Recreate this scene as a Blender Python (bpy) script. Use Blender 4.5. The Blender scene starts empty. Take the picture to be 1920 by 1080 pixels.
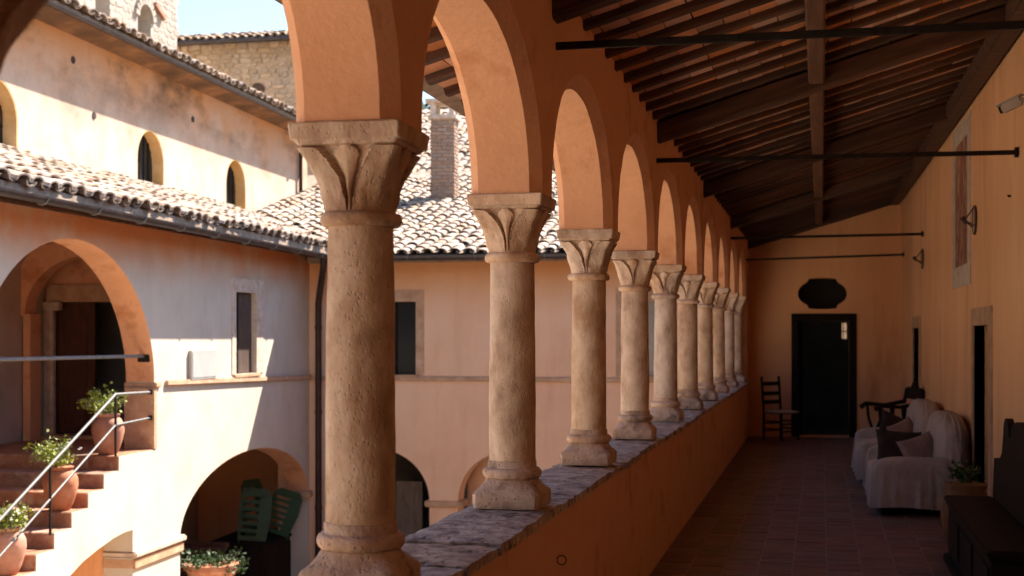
import bpy, bmesh, math, random
from mathutils import Vector, Matrix, noise
from mathutils.geometry import tessellate_polygon
random.seed(7)
R = math.radians
SC = bpy.context.scene
COL = SC.collection
# ------------------------------------------------------------------ camera, sky, sun, exposure
EYE = 1.7
YAW = math.atan(579 / 2600)
cam_d = bpy.data.cameras.new('camera'); cam = bpy.data.objects.new('camera', cam_d); COL.objects.link(cam)
cam.location = (0, 0, EYE); cam.rotation_euler = (R(90), 0, YAW)
cam_d.sensor_width = 36; cam_d.lens = 2600 / 1920 * 36; cam_d.shift_y = 88 / 1920
cam_d.clip_start = 0.05; cam_d.clip_end = 3000
cam_d.dof.use_dof = True; cam_d.dof.focus_distance = 6.6; cam_d.dof.aperture_fstop = 4.2
SC.camera = cam
SUN = Vector((.417, .714, 1.0)).normalized()
w = bpy.data.worlds.new('World'); SC.world = w; w.use_nodes = True
nt = w.node_tree
sky = nt.nodes.new('ShaderNodeTexSky'); sky.sky_type = 'NISHITA'; sky.sun_disc = False
sky.sun_elevation = math.asin(SUN.z); sky.sun_rotation = math.atan2(SUN.x, SUN.y)
sky.air_density = 1.0; sky.dust_density = .6; sky.ozone_density = 1.0
hsv = nt.nodes.new('ShaderNodeHueSaturation'); hsv.inputs['Saturation'].default_value = 1.15; nt.links.new(sky.outputs[0], hsv.inputs['Color'])   # the camera's warm white balance
nt.links.new(hsv.outputs[0], nt.nodes['Background'].inputs[0]); nt.nodes['Background'].inputs[1].default_value = 0.065
sun_d = bpy.data.lights.new('sun', 'SUN'); sun_d.energy = 3.75; sun_d.angle = R(.53); sun_d.color = (1, .90, .785)
sun = bpy.data.objects.new('sun', sun_d); COL.objects.link(sun); sun.location = (20, 30, 40)
sun.rotation_euler = (-SUN).to_track_quat('-Z', 'Y').to_euler()
vs = SC.view_settings; vs.view_transform = 'Standard'; vs.look = 'None'; vs.exposure = 2.3; vs.gamma = 1; vs.use_curve_mapping = False
SC.cycles.max_bounces = 10; SC.cycles.diffuse_bounces = 7; SC.cycles.caustics_reflective = False; SC.cycles.caustics_refractive = False
SC.cycles.sample_clamp_indirect = 8.0
SC.cycles.use_denoising = True

def proj(p):      # rough picture position, used only to choose which repeated pieces show largest
    ca, sa = math.cos(YAW), math.sin(YAW)
    d = -p.x * sa + p.y * ca
    if d < .1: return (9e9, 9e9, .1)
    return (960 + 2600 * (p.x * ca + p.y * sa) / d, 628 - 2600 * (p.z - EYE) / d, d)
def in_frame(p, m=30):
    x, y, d = proj(p); return -m < x < 1920 + m and -m < y < 1080 + m

# ------------------------------------------------------------------ materials
def mat(name, cols, scale=6, rough=.85, bump=.25, bscale=40, stretch=(1, 1, 1), rand=0.0, detail=6, spec=.3, metal=0, pits=0, bdist=.01, blotch=None):
    """cols: list of (pos, rgb). rand: brightness and hue variation for each piece. blotch: (rgb, scale, lo, hi) second layer."""
    m = bpy.data.materials.new(name); m.use_nodes = True
    n = m.node_tree.nodes; L = m.node_tree.links; b = n['Principled BSDF']
    tc = n.new('ShaderNodeTexCoord'); mp = n.new('ShaderNodeMapping'); mp.inputs['Scale'].default_value = stretch
    oi = n.new('ShaderNodeObjectInfo'); ge = n.new('ShaderNodeNewGeometry')
    ad = n.new('ShaderNodeMath'); ad.operation = 'ADD'; L.new(oi.outputs['Random'], ad.inputs[0]); L.new(ge.outputs['Random Per Island'], ad.inputs[1])
    fr = n.new('ShaderNodeMath'); fr.operation = 'FRACT'; L.new(ad.outputs[0], fr.inputs[0])
    of = n.new('ShaderNodeVectorMath'); of.operation = 'SCALE'; of.inputs[0].default_value = (7.3, 3.1, 5.7); L.new(oi.outputs['Random'], of.inputs['Scale'])
    va = n.new('ShaderNodeVectorMath'); L.new(tc.outputs['Object'], va.inputs[0])
    if rand: L.new(of.outputs[0], va.inputs[1])
    L.new(va.outputs[0], mp.inputs[0])
    no = n.new('ShaderNodeTexNoise'); no.inputs['Scale'].default_value = scale; no.inputs['Detail'].default_value = detail; no.inputs['Roughness'].default_value = .62
    L.new(mp.outputs[0], no.inputs['Vector'])
    cr = n.new('ShaderNodeValToRGB'); e = cr.color_ramp.elements
    while len(e) < len(cols): e.new(.5)
    for k, (p, c) in enumerate(cols): e[k].position = p; e[k].color = (*c, 1)
    L.new(no.outputs[0], cr.inputs[0]); out = cr.outputs[0]
    if blotch:
        c2, s2, lo, hi = blotch
        n2 = n.new('ShaderNodeTexNoise'); n2.inputs['Scale'].default_value = s2; n2.inputs['Detail'].default_value = 5; n2.inputs['Roughness'].default_value = .65
        L.new(mp.outputs[0], n2.inputs['Vector'])
        mr = n.new('ShaderNodeMapRange'); mr.inputs[1].default_value = lo; mr.inputs[2].default_value = hi; L.new(n2.outputs[0], mr.inputs[0])
        mx = n.new('ShaderNodeMix'); mx.data_type = 'RGBA'; mx.inputs['B'].default_value = (*c2, 1)
        L.new(mr.outputs[0], mx.inputs[0]); L.new(out, mx.inputs['A']); out = mx.outputs['Result']
    if rand:
        hs = n.new('ShaderNodeHueSaturation')
        m1 = n.new('ShaderNodeMapRange'); m1.inputs[3].default_value = 1 - rand; m1.inputs[4].default_value = 1 + rand; L.new(fr.outputs[0], m1.inputs[0]); L.new(m1.outputs[0], hs.inputs['Value'])
        m7 = n.new('ShaderNodeMath'); m7.operation = 'MULTIPLY'; m7.inputs[1].default_value = 7.77; L.new(fr.outputs[0], m7.inputs[0])
        f7 = n.new('ShaderNodeMath'); f7.operation = 'FRACT'; L.new(m7.outputs[0], f7.inputs[0])
        m2 = n.new('ShaderNodeMapRange'); m2.inputs[3].default_value = 1 - rand * 1.3; m2.inputs[4].default_value = 1 + rand; L.new(f7.outputs[0], m2.inputs[0]); L.new(m2.outputs[0], hs.inputs['Saturation'])
        L.new(out, hs.inputs['Color']); out = hs.outputs[0]
    L.new(out, b.inputs['Base Color'])
    b.inputs['Roughness'].default_value = rough; b.inputs['Specular IOR Level'].default_value = spec; b.inputs['Metallic'].default_value = metal
    if bump:
        nb = n.new('ShaderNodeTexNoise'); nb.inputs['Scale'].default_value = bscale; nb.inputs['Detail'].default_value = 8; nb.inputs['Roughness'].default_value = .6
        L.new(mp.outputs[0], nb.inputs['Vector']); h = nb.outputs[0]
        if pits:
            vo = n.new('ShaderNodeTexVoronoi'); vo.inputs['Scale'].default_value = pits; L.new(mp.outputs[0], vo.inputs['Vector'])
            pr = n.new('ShaderNodeMapRange'); pr.inputs[1].default_value = .05; pr.inputs[2].default_value = .28; L.new(vo.outputs['Distance'], pr.inputs[0])
            mm = n.new('ShaderNodeMath'); mm.operation = 'MULTIPLY_ADD'; mm.inputs[1].default_value = .6; L.new(pr.outputs[0], mm.inputs[0]); L.new(h, mm.inputs[2]); h = mm.outputs[0]
        bp = n.new('ShaderNodeBump'); bp.inputs['Strength'].default_value = bump; bp.inputs['Distance'].default_value = bdist
        L.new(h, bp.inputs['Height']); L.new(bp.outputs[0], b.inputs['Normal'])
    return m

def weathered(name, base, wash, orange, ztop, band, stain=None, rag=1.0):
    """limewashed plaster: old ochre coat kept in a ragged band under the eaves, washed out below, with dark stains of their own shape"""
    m = mat(name, base, scale=1.3, rough=.92, bump=.35, bscale=22, detail=8, bdist=.012)
    n = m.node_tree.nodes; L = m.node_tree.links; b = n['Principled BSDF']
    src = b.inputs['Base Color'].links[0].from_socket
    tc = n.new('ShaderNodeTexCoord'); sp = n.new('ShaderNodeSeparateXYZ'); L.new(tc.outputs['Object'], sp.inputs[0])
    n2 = n.new('ShaderNodeTexNoise'); n2.inputs['Scale'].default_value = .9; n2.inputs['Detail'].default_value = 7; n2.inputs['Roughness'].default_value = .6; L.new(tc.outputs['Object'], n2.inputs['Vector'])
    ma = n.new('ShaderNodeMath'); ma.operation = 'MULTIPLY_ADD'; ma.inputs[1].default_value = 2.2 * rag; L.new(n2.outputs[0], ma.inputs[0]); L.new(sp.outputs['Z'], ma.inputs[2])
    mr = n.new('ShaderNodeMapRange'); mr.interpolation_type = 'SMOOTHSTEP'
    mr.inputs[1].default_value = ztop - band + 1.1 * rag; mr.inputs[2].default_value = ztop + 1.1 * rag; L.new(ma.outputs[0], mr.inputs[0])
    mx = n.new('ShaderNodeMix'); mx.data_type = 'RGBA'; mx.inputs['B'].default_value = (*orange, 1); L.new(mr.outputs[0], mx.inputs[0]); L.new(src, mx.inputs['A']); out = mx.outputs['Result']
    n3 = n.new('ShaderNodeTexNoise'); n3.inputs['Scale'].default_value = .55; n3.inputs['Detail'].default_value = 9; n3.inputs['Roughness'].default_value = .66
    mp = n.new('ShaderNodeMapping'); mp.inputs['Location'].default_value = (3, 1, 8); L.new(tc.outputs['Object'], mp.inputs[0]); L.new(mp.outputs[0], n3.inputs['Vector'])
    r3 = n.new('ShaderNodeMapRange'); r3.inputs[1].default_value = .5; r3.inputs[2].default_value = .72; r3.inputs[4].default_value = .8; L.new(n3.outputs[0], r3.inputs[0])
    m3 = n.new('ShaderNodeMix'); m3.data_type = 'RGBA'; m3.inputs['B'].default_value = (*wash, 1); L.new(r3.outputs[0], m3.inputs[0]); L.new(out, m3.inputs['A']); out = m3.outputs['Result']
    n5 = n.new('ShaderNodeTexNoise'); n5.inputs['Scale'].default_value = 2.6; n5.inputs['Detail'].default_value = 8; n5.inputs['Roughness'].default_value = .68   # rain runs and grime
    mp5 = n.new('ShaderNodeMapping'); mp5.inputs['Scale'].default_value = (1, 1, .16); L.new(tc.outputs['Object'], mp5.inputs[0]); L.new(mp5.outputs[0], n5.inputs['Vector'])
    r5 = n.new('ShaderNodeMapRange'); r5.inputs[1].default_value = .52; r5.inputs[2].default_value = .74; r5.inputs[4].default_value = .25; L.new(n5.outputs[0], r5.inputs[0])
    m5 = n.new('ShaderNodeMix'); m5.data_type = 'RGBA'; m5.inputs['B'].default_value = (wash[0] * .62, wash[1] * .58, wash[2] * .55, 1); L.new(r5.outputs[0], m5.inputs[0]); L.new(out, m5.inputs['A']); out = m5.outputs['Result']
    n6 = n.new('ShaderNodeTexNoise'); n6.inputs['Scale'].default_value = 9; n6.inputs['Detail'].default_value = 6; n6.inputs['Roughness'].default_value = .7; L.new(tc.outputs['Object'], n6.inputs['Vector'])   # small chips
    r6 = n.new('ShaderNodeMapRange'); r6.inputs[1].default_value = .70; r6.inputs[2].default_value = .74; r6.inputs[4].default_value = .6; L.new(n6.outputs[0], r6.inputs[0])
    m6 = n.new('ShaderNodeMix'); m6.data_type = 'RGBA'; m6.inputs['B'].default_value = (.30, .21, .15, 1); L.new(r6.outputs[0], m6.inputs[0]); L.new(out, m6.inputs['A']); out = m6.outputs['Result']
    if stain:
        c, lo, hi, s = stain
        n4 = n.new('ShaderNodeTexNoise'); n4.inputs['Scale'].default_value = s; n4.inputs['Detail'].default_value = 9; n4.inputs['Roughness'].default_value = .7
        mp4 = n.new('ShaderNodeMapping'); mp4.inputs['Location'].default_value = (9, 4, 2); mp4.inputs['Scale'].default_value = (1, .8, 1.5); L.new(tc.outputs['Object'], mp4.inputs[0]); L.new(mp4.outputs[0], n4.inputs['Vector'])
        r4 = n.new('ShaderNodeMapRange'); r4.inputs[1].default_value = lo; r4.inputs[2].default_value = hi; r4.inputs[4].default_value = .85; L.new(n4.outputs[0], r4.inputs[0])
        zz = n.new('ShaderNodeMath'); zz.operation = 'MULTIPLY'; L.new(r4.outputs[0], zz.inputs[0]); L.new(mr.outputs[0], zz.inputs[1])
        m4 = n.new('ShaderNodeMix'); m4.data_type = 'RGBA'; m4.inputs['B'].default_value = (*c, 1); L.new(zz.outputs[0], m4.inputs[0]); L.new(out, m4.inputs['A']); out = m4.outputs['Result']
    L.new(out, b.inputs['Base Color'])
    return m

M = {}
M['ochre'] = mat('ochre_plaster', [(.3, (.67, .345, .185)), (.5, (.73, .39, .22)), (.72, (.77, .43, .255))], scale=2.2, bump=.45, bscale=22, rough=.9, bdist=.010, detail=9, blotch=((.57, .255, .115), 2.2, .53, .68))
M['ochre_wall'] = mat('ochre_wall_plaster', [(.3, (.74, .40, .20)), (.52, (.82, .475, .25)), (.75, (.86, .53, .295))], scale=1.3, stretch=(1, 1, .2), bump=.3, bscale=26, rough=.9, bdist=.008, detail=9, blotch=((.66, .34, .16), 1.9, .54, .72))
M['stone'] = mat('column_stone', [(.28, (.33, .205, .135)), (.44, (.54, .38, .265)), (.58, (.66, .495, .365)), (.76, (.76, .605, .47))], scale=9, stretch=(1, 1, .6), bump=.85, bscale=52, rand=.16, pits=74, bdist=.0062, detail=10, blotch=((.38, .22, .135), 4.0, .54, .74))
M['base_stone'] = mat('base_stone', [(.3, (.34, .21, .14)), (.5, (.54, .37, .265)), (.75, (.66, .48, .36))], scale=11, bump=.8, bscale=44, rand=.1, pits=50, bdist=.014, blotch=((.2, .13, .09), 7, .56, .7))
M['coping'] = mat('coping_stone', [(.3, (.12, .08, .06)), (.43, (.35, .245, .185)), (.56, (.52, .395, .30)), (.75, (.70, .57, .46))], scale=13, bump=1.0, bscale=22, rand=.14, pits=18, bdist=.025, blotch=((.10, .06, .05), 6, .58, .68))
M['left_wing'] = weathered('left_wing_plaster', [(.3, (.48, .43, .35)), (.5, (.56, .51, .42)), (.75, (.605, .555, .465))], (.54, .46, .36), (.50, .19, .068), 3.1, .85, rag=.3)
M['far_wing'] = weathered('far_wing_plaster', [(.3, (.76, .485, .31)), (.5, (.81, .54, .36)), (.75, (.83, .58, .40))], (.80, .48, .29), (.64, .30, .12), 3.2, 1.3, rag=.3)
M['church'] = weathered('church_plaster', [(.3, (.39, .315, .25)), (.5, (.50, .42, .345)), (.72, (.55, .475, .395))], (.52, .375, .27), (.52, .24, .095), 6.4, 1.7, stain=((.10, .055, .03), .46, .64, .7), rag=.55)
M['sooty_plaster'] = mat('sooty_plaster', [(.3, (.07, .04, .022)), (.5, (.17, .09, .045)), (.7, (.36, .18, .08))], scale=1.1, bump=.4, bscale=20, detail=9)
M['near_stone'] = mat('added_wing_stone', [(.3, (.36, .26, .18)), (.7, (.48, .36, .26))], scale=3, bump=.5)  # toned down to limit the bounce from the added wing
M['yellow_reveal'] = mat('yellow_reveal', [(.3, (.60, .36, .14)), (.7, (.72, .50, .25))], scale=4, bump=.2)
M['trim'] = mat('trim_stone', [(.3, (.40, .24, .14)), (.6, (.56, .37, .24)), (.8, (.62, .46, .33))], scale=6, bump=.5, bscale=30, pits=22)
M['cream_stone'] = mat('cream_stone', [(.3, (.42, .32, .24)), (.6, (.62, .52, .42)), (.8, (.68, .59, .5))], scale=8, bump=.5, bscale=30, pits=20)
M['tile'] = mat('roof_tile', [(.25, (.14, .085, .058)), (.42, (.29, .205, .15)), (.58, (.38, .305, .24)), (.75, (.43, .375, .315))], scale=9, bump=.5, bscale=30, rand=.22, bdist=.008, blotch=((.44, .20, .11), 5, .6, .75))
M['tile_low'] = mat('pan_tile', [(.3, (.17, .115, .08)), (.6, (.33, .245, .18)), (.8, (.42, .34, .27))], scale=8, bump=.4, rand=.2)
M['floor'] = mat('floor_tile', [(.3, (.115, .062, .05)), (.55, (.175, .10, .08)), (.8, (.23, .145, .12))], scale=6, rough=.55, bump=.2, bscale=25, rand=.18, spec=.4)
M['mortar'] = mat('floor_mortar', [(.3, (.27, .19, .16)), (.7, (.40, .30, .26))], scale=20, bump=.3)
M['pianella'] = mat('ceiling_brick', [(.3, (.38, .17, .085)), (.55, (.54, .26, .14)), (.8, (.62, .34, .2))], scale=5, bump=.3, rand=.25)
M['wood'] = mat('beam_wood', [(.3, (.034, .015, .009)), (.5, (.072, .032, .017)), (.75, (.13, .058, .03))], scale=5, stretch=(.25, 3, 3), rough=.75, bump=.6, bscale=18, rand=.2)
M['purlin'] = mat('purlin_wood', [(.3, (.075, .035, .018)), (.6, (.14, .065, .035)), (.8, (.2, .10, .055))], scale=5, stretch=(.25, 3, 3), rough=.75, bump=.6, bscale=18)
M['dark_wood'] = mat('dark_wood', [(.3, (.010, .006, .0045)), (.6, (.02, .011, .008)), (.8, (.034, .019, .013))], scale=7, stretch=(4, 4, .5), rough=.7, bump=.3, rand=.15, spec=.12)
M['door_wood'] = mat('door_wood', [(.3, (.05, .018, .012)), (.6, (.10, .036, .022)), (.8, (.14, .055, .035))], scale=8, stretch=(4, 4, .4), rough=.6, bump=.3)
M['grey_wood'] = mat('grey_wood', [(.3, (.10, .075, .06)), (.6, (.2, .155, .125)), (.8, (.28, .22, .18))], scale=8, stretch=(4, 4, .4), rough=.75, bump=.4)
M['brown_shutter'] = mat('brown_shutter', [(.3, (.05, .032, .024)), (.6, (.10, .065, .05)), (.8, (.14, .10, .08))], scale=8, stretch=(4, 4, .4), rough=.75, bump=.4)
M['iron'] = mat('black_iron', [(.3, (.012, .010, .009)), (.7, (.03, .024, .02))], scale=20, rough=.6, bump=.2, metal=.4)
M['grey_iron'] = mat('grey_iron', [(.3, (.13, .13, .13)), (.7, (.22, .22, .22))], scale=20, rough=.6, bump=.1, metal=.2)
M['gutter'] = mat('gutter_metal', [(.3, (.035, .03, .032)), (.6, (.065, .055, .055)), (.8, (.10, .085, .08))], scale=6, rough=.45, bump=.15, metal=.5, spec=.5)
M['pipe'] = mat('downpipe_metal', [(.3, (.03, .016, .013)), (.7, (.06, .035, .03))], scale=6, rough=.5, bump=.1, metal=.3)
M['pot'] = mat('terracotta', [(.3, (.34, .13, .07)), (.55, (.46, .20, .115)), (.8, (.54, .29, .19))], scale=7, bump=.25, rand=.12, rough=.8)
M['brown_jar'] = mat('brown_jar', [(.3, (.13, .06, .025)), (.6, (.22, .11, .045)), (.8, (.3, .16, .07))], scale=6, bump=.2, rough=.6)
M['soil'] = mat('soil', [(.3, (.02, .014, .01)), (.7, (.06, .04, .03))], scale=30, bump=.8)
M['leaf'] = mat('leaf', [(.3, (.17, .22, .035)), (.6, (.30, .35, .07)), (.8, (.40, .43, .13))], scale=14, bump=0, rand=.35, rough=.6)
M['leaf_dark'] = mat('leaf_dark', [(.3, (.02, .045, .012)), (.6, (.04, .085, .022)), (.8, (.07, .12, .04))], scale=14, bump=0, rand=.35, rough=.55)
M['petal'] = mat('white_petal', [(.3, (.75, .75, .7)), (.7, (.85, .85, .82))], scale=14, bump=0, rand=.1)
M['sheet'] = mat('white_sheet', [(.3, (.38, .32, .285)), (.6, (.46, .395, .35)), (.8, (.50, .435, .39))], scale=4, bump=.8, bscale=7, rough=.9, bdist=.05)
M['cushion_dark'] = mat('dark_cushion', [(.3, (.02, .012, .012)), (.7, (.045, .028, .026))], scale=10, bump=.4, rough=.9)
M['cushion_mauve'] = mat('mauve_cushion', [(.3, (.22, .15, .14)), (.7, (.32, .23, .21))], scale=10, bump=.4, rough=.9)
M['rush'] = mat('rush_seat', [(.3, (.30, .22, .16)), (.7, (.5, .4, .31))], scale=12, stretch=(1, 6, 1), bump=.6)
M['glass'] = mat('dark_glass', [(.3, (.010, .012, .013)), (.7, (.02, .023, .023))], scale=2, rough=.3, bump=0, spec=.18)
M['glass_reflect'] = mat('reflection_tinted_glass', [(.3, (.10, .12, .13)), (.7, (.26, .28, .28))], scale=2, rough=.1, bump=0, spec=.6)  # pale grey puts the window's reflection into the glass colour
M['green'] = mat('green_plastic', [(.3, (.018, .045, .016)), (.7, (.032, .075, .028))], scale=6, rough=.5, bump=.1)
M['white_box'] = mat('painted_box', [(.3, (.38, .37, .35)), (.7, (.45, .44, .42))], scale=3, rough=.6, bump=.1)
M['brick'] = mat('chimney_brick', [(.3, (.2, .11, .075)), (.5, (.33, .22, .16)), (.75, (.48, .38, .3))], scale=5, bump=.6, rand=.16)
M['mortar_pale'] = mat('lime_mortar', [(.3, (.38, .28, .19)), (.6, (.50, .40, .295)), (.8, (.58, .49, .39))], scale=4, bump=.7, bscale=18)
M['rubble'] = mat('rubble_stone', [(.3, (.36, .25, .16)), (.5, (.52, .41, .30)), (.75, (.64, .55, .44))], scale=4, bump=.8, bscale=16, rand=.16, bdist=.03)
M['rubble_pale'] = mat('tower_stone', [(.3, (.31, .26, .205)), (.5, (.39, .335, .275)), (.75, (.44, .39, .33))], scale=5, bump=.5, bscale=20, rand=.1)
M['grey_room'] = mat('grey_room_plaster', [(.3, (.2, .21, .21)), (.7, (.28, .29, .29))], scale=2, bump=.1)
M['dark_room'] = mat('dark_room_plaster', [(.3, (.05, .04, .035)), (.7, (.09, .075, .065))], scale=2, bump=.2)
M['paving'] = mat('court_paving', [(.3, (.48, .38, .28)), (.6, (.62, .51, .39)), (.8, (.68, .58, .46))], scale=3, bump=.5, bscale=8)
M['hill'] = mat('hill_ground', [(.3, (.04, .06, .02)), (.7, (.09, .11, .04))], scale=.1, bump=.4)
M['step'] = mat('step_brick', [(.3, (.26, .115, .065)), (.55, (.38, .19, .115)), (.8, (.5, .33, .23))], scale=7, bump=.6, bscale=20, rand=.12, blotch=((.5, .4, .3), 3, .55, .7))
M['cctv'] = mat('camera_housing', [(.3, (.42, .38, .34)), (.7, (.5, .46, .42))], scale=4, rough=.4, bump=0)

def fresco_mat():
    m = bpy.data.materials.new('faded_fresco'); m.use_nodes = True
    n = m.node_tree.nodes; L = m.node_tree.links; b = n['Principled BSDF']
    tc = n.new('ShaderNodeTexCoord'); mp = n.new('ShaderNodeMapping'); mp.inputs['Scale'].default_value = (1, 3.2, 1.3); L.new(tc.outputs['Object'], mp.inputs[0])
    a = n.new('ShaderNodeTexNoise'); a.inputs['Scale'].default_value = 1.9; a.inputs['Detail'].default_value = 9; a.inputs['Roughness'].default_value = .68; a.inputs['Distortion'].default_value = 1.2; L.new(mp.outputs[0], a.inputs['Vector'])
    cr = n.new('ShaderNodeValToRGB'); e = cr.color_ramp.elements
    for _ in range(4): e.new(.5)
    for k, (p, c) in enumerate([(.3, (.08, .03, .025)), (.42, (.19, .06, .04)), (.5, (.32, .11, .06)), (.56, (.30, .24, .18)), (.63, (.55, .25, .08)), (.75, (.68, .52, .34))]): e[k].position = p; e[k].color = (*c, 1)
    L.new(a.outputs[0], cr.inputs[0]); L.new(cr.outputs[0], b.inputs['Base Color']); b.inputs['Roughness'].default_value = .9
    return m
M['fresco'] = fresco_mat()

# ------------------------------------------------------------------ mesh helpers
class MB:
    def __init__(s): s.v = []; s.f = []
    def add(s, vs_, fs):
        o = len(s.v); s.v += [Vector(p) for p in vs_]; s.f += [tuple(i + o for i in f) for f in fs]; return s
    def box(s, x0, x1, y0, y1, z0, z1):
        return s.add([(x0, y0, z0), (x1, y0, z0), (x1, y1, z0), (x0, y1, z0), (x0, y0, z1), (x1, y0, z1), (x1, y1, z1), (x0, y1, z1)],
                     [(0, 3, 2, 1), (4, 5, 6, 7), (0, 1, 5, 4), (1, 2, 6, 5), (2, 3, 7, 6), (3, 0, 4, 7)])
    def bar(s, a, b, wx, wz, up=Vector((0, 0, 1))):
        a = Vector(a); b = Vector(b); d = (b - a).normalized(); u = Vector(up); sd = d.cross(u)
        if sd.length < 1e-4: sd = d.cross(Vector((0, 1, 0)))
        sd.normalize(); u = sd.cross(d).normalized()
        p = []
        for q in (a, b): p += [q - sd * wx / 2 - u * wz / 2, q + sd * wx / 2 - u * wz / 2, q + sd * wx / 2 + u * wz / 2, q - sd * wx / 2 + u * wz / 2]
        return s.add(p, [(3, 2, 1, 0), (4, 5, 6, 7), (0, 1, 5, 4), (1, 2, 6, 5), (2, 3, 7, 6), (3, 0, 4, 7)])
    def tube(s, pts, r, seg=10, cap=True):
        pts = [Vector(p) for p in pts]; rs = r if isinstance(r, (list, tuple)) else [r] * len(pts)
        o = len(s.v); pu = None
        for k, p in enumerate(pts):
            d = (pts[min(k + 1, len(pts) - 1)] - pts[max(k - 1, 0)]).normalized()
            u = pu if pu else (Vector((0, 0, 1)) if abs(d.z) < .9 else Vector((0, 1, 0)))
            sd = d.cross(u).normalized(); u = sd.cross(d).normalized(); pu = u
            for j in range(seg):
                t = 2 * math.pi * j / seg; s.v.append(p + (sd * math.cos(t) + u * math.sin(t)) * rs[k])
        for k in range(len(pts) - 1):
            for j in range(seg):
                a = o + k * seg + j; b = o + k * seg + (j + 1) % seg; s.f.append((a, b, b + seg, a + seg))
        if cap:
            s.f.append(tuple(o + j for j in reversed(range(seg)))); e = o + (len(pts) - 1) * seg; s.f.append(tuple(e + j for j in range(seg)))
        return s
    def lathe(s, prof, seg=24, c=(0, 0, 0), jit=0):
        o = len(s.v)
        for r, z in prof:
            for j in range(seg):
                t = 2 * math.pi * j / seg; q = r * (1 + jit * noise.noise(Vector((math.cos(t) * 2, math.sin(t) * 2, z * 3))))
                s.v.append(Vector((c[0] + q * math.cos(t), c[1] + q * math.sin(t), c[2] + z)))
        for k in range(len(prof) - 1):
            for j in range(seg):
                a = o + k * seg + j; b = o + k * seg + (j + 1) % seg; s.f.append((a, b, b + seg, a + seg))
        s.f.append(tuple(o + j for j in reversed(range(seg)))); e = o + (len(prof) - 1) * seg; s.f.append(tuple(e + j for j in range(seg)))
        return s
    def plate(s, loops, fn, t0, t1):
        """flat plate with holes: loops of (a,b), fn(a,b,t)->3D, between t0 and t1"""
        flat = [p for l in loops for p in l]
        tri = tessellate_polygon([[Vector((p[0], p[1], 0)) for p in l] for l in loops])
        o = len(s.v); n = len(flat)
        s.v += [Vector(fn(a, b, t0)) for a, b in flat] + [Vector(fn(a, b, t1)) for a, b in flat]
        for t in tri: s.f.append(tuple(o + i for i in t)); s.f.append(tuple(o + n + i for i in reversed(t)))
        k = 0
        for l in loops:
            m = len(l)
            for i in range(m):
                a = o + k + i; b = o + k + (i + 1) % m; s.f.append((a, b, b + n, a + n))
            k += m
        return s
    def xf(s, mtx): s.v = [mtx @ p for p in s.v]; return s
    def mesh(s, name, m, smooth=False, bevel=0, angle=40):
        me = bpy.data.meshes.new(name); me.from_pydata([tuple(p) for p in s.v], [], s.f)
        bm = bmesh.new(); bm.from_mesh(me); bmesh.ops.recalc_face_normals(bm, faces=bm.faces)
        if bevel: bmesh.ops.bevel(bm, geom=[e for e in bm.edges if len(e.link_faces) == 2 and e.calc_face_angle(0) > .6], offset=bevel, segments=2, affect='EDGES', clamp_overlap=True)
        bm.to_mesh(me); bm.free()
        if isinstance(m, str): m = M[m]
        me.materials.append(m)
        if smooth:
            for p in me.polygons: p.use_smooth = True
            try: me.set_sharp_from_angle(angle=R(angle))
            except Exception: pass
        return me
    def build(s, name, m, parent=None, loc=(0, 0, 0), rz=0, **kw):
        return obj(name, s.mesh(name, m, **kw), parent, loc, rz)

def obj(name, me, parent=None, loc=(0, 0, 0), rz=0):
    o = bpy.data.objects.new(name, me); COL.objects.link(o); o.location = loc
    if rz: o.rotation_euler = (0, 0, rz)
    o.parent = parent; return o
def tag(o, label=None, cat=None, group=None, kind=None):
    for k, v in (('label', label), ('category', cat), ('group', group), ('kind', kind)):
        if v: o[k] = v
    return o
def thing(name, label, cat, loc=(0, 0, 0), rz=0, group=None):
    o = bpy.data.objects.new(name, None); COL.objects.link(o); o.empty_display_size = .1
    o.location = loc; o.rotation_euler = (0, 0, rz); return tag(o, label, cat, group)
def wmat(o):
    m = o.matrix_basis.copy()
    while o.parent: o = o.parent; m = o.matrix_basis @ m
    return m
def jit(a): return random.uniform(-a, a)

def pieces(parent, name, items, mesh_variants, material, limit=300, stuff_name=None):
    """items: list of (Matrix, variant). The ones that show largest become objects; the rest one joined mesh."""
    W = wmat(parent); sc = []
    for k, (mx, v) in enumerate(items):
        p = W @ mx.translation; d = proj(p)[2]; sc.append(((0 if in_frame(p) else 1), d, k))
    sc.sort()
    for _, _, k in sc[:limit]:
        mx, v = items[k]; o = bpy.data.objects.new(name, mesh_variants[v]); COL.objects.link(o); o.parent = parent; o.matrix_basis = mx
    if len(sc) > limit:
        mb = MB()
        for _, _, k in sc[limit:]:
            mx, v = items[k]; me = mesh_variants[v]
            mb.add([mx @ q.co for q in me.vertices], [tuple(p.vertices) for p in me.polygons])
        me = bpy.data.meshes.new(stuff_name or name + 's'); me.from_pydata([tuple(p) for p in mb.v], [], mb.f); me.materials.append(M[material] if isinstance(material, str) else material)
        o = obj(stuff_name or name + 's', me, parent); o['kind'] = 'stuff'

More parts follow.
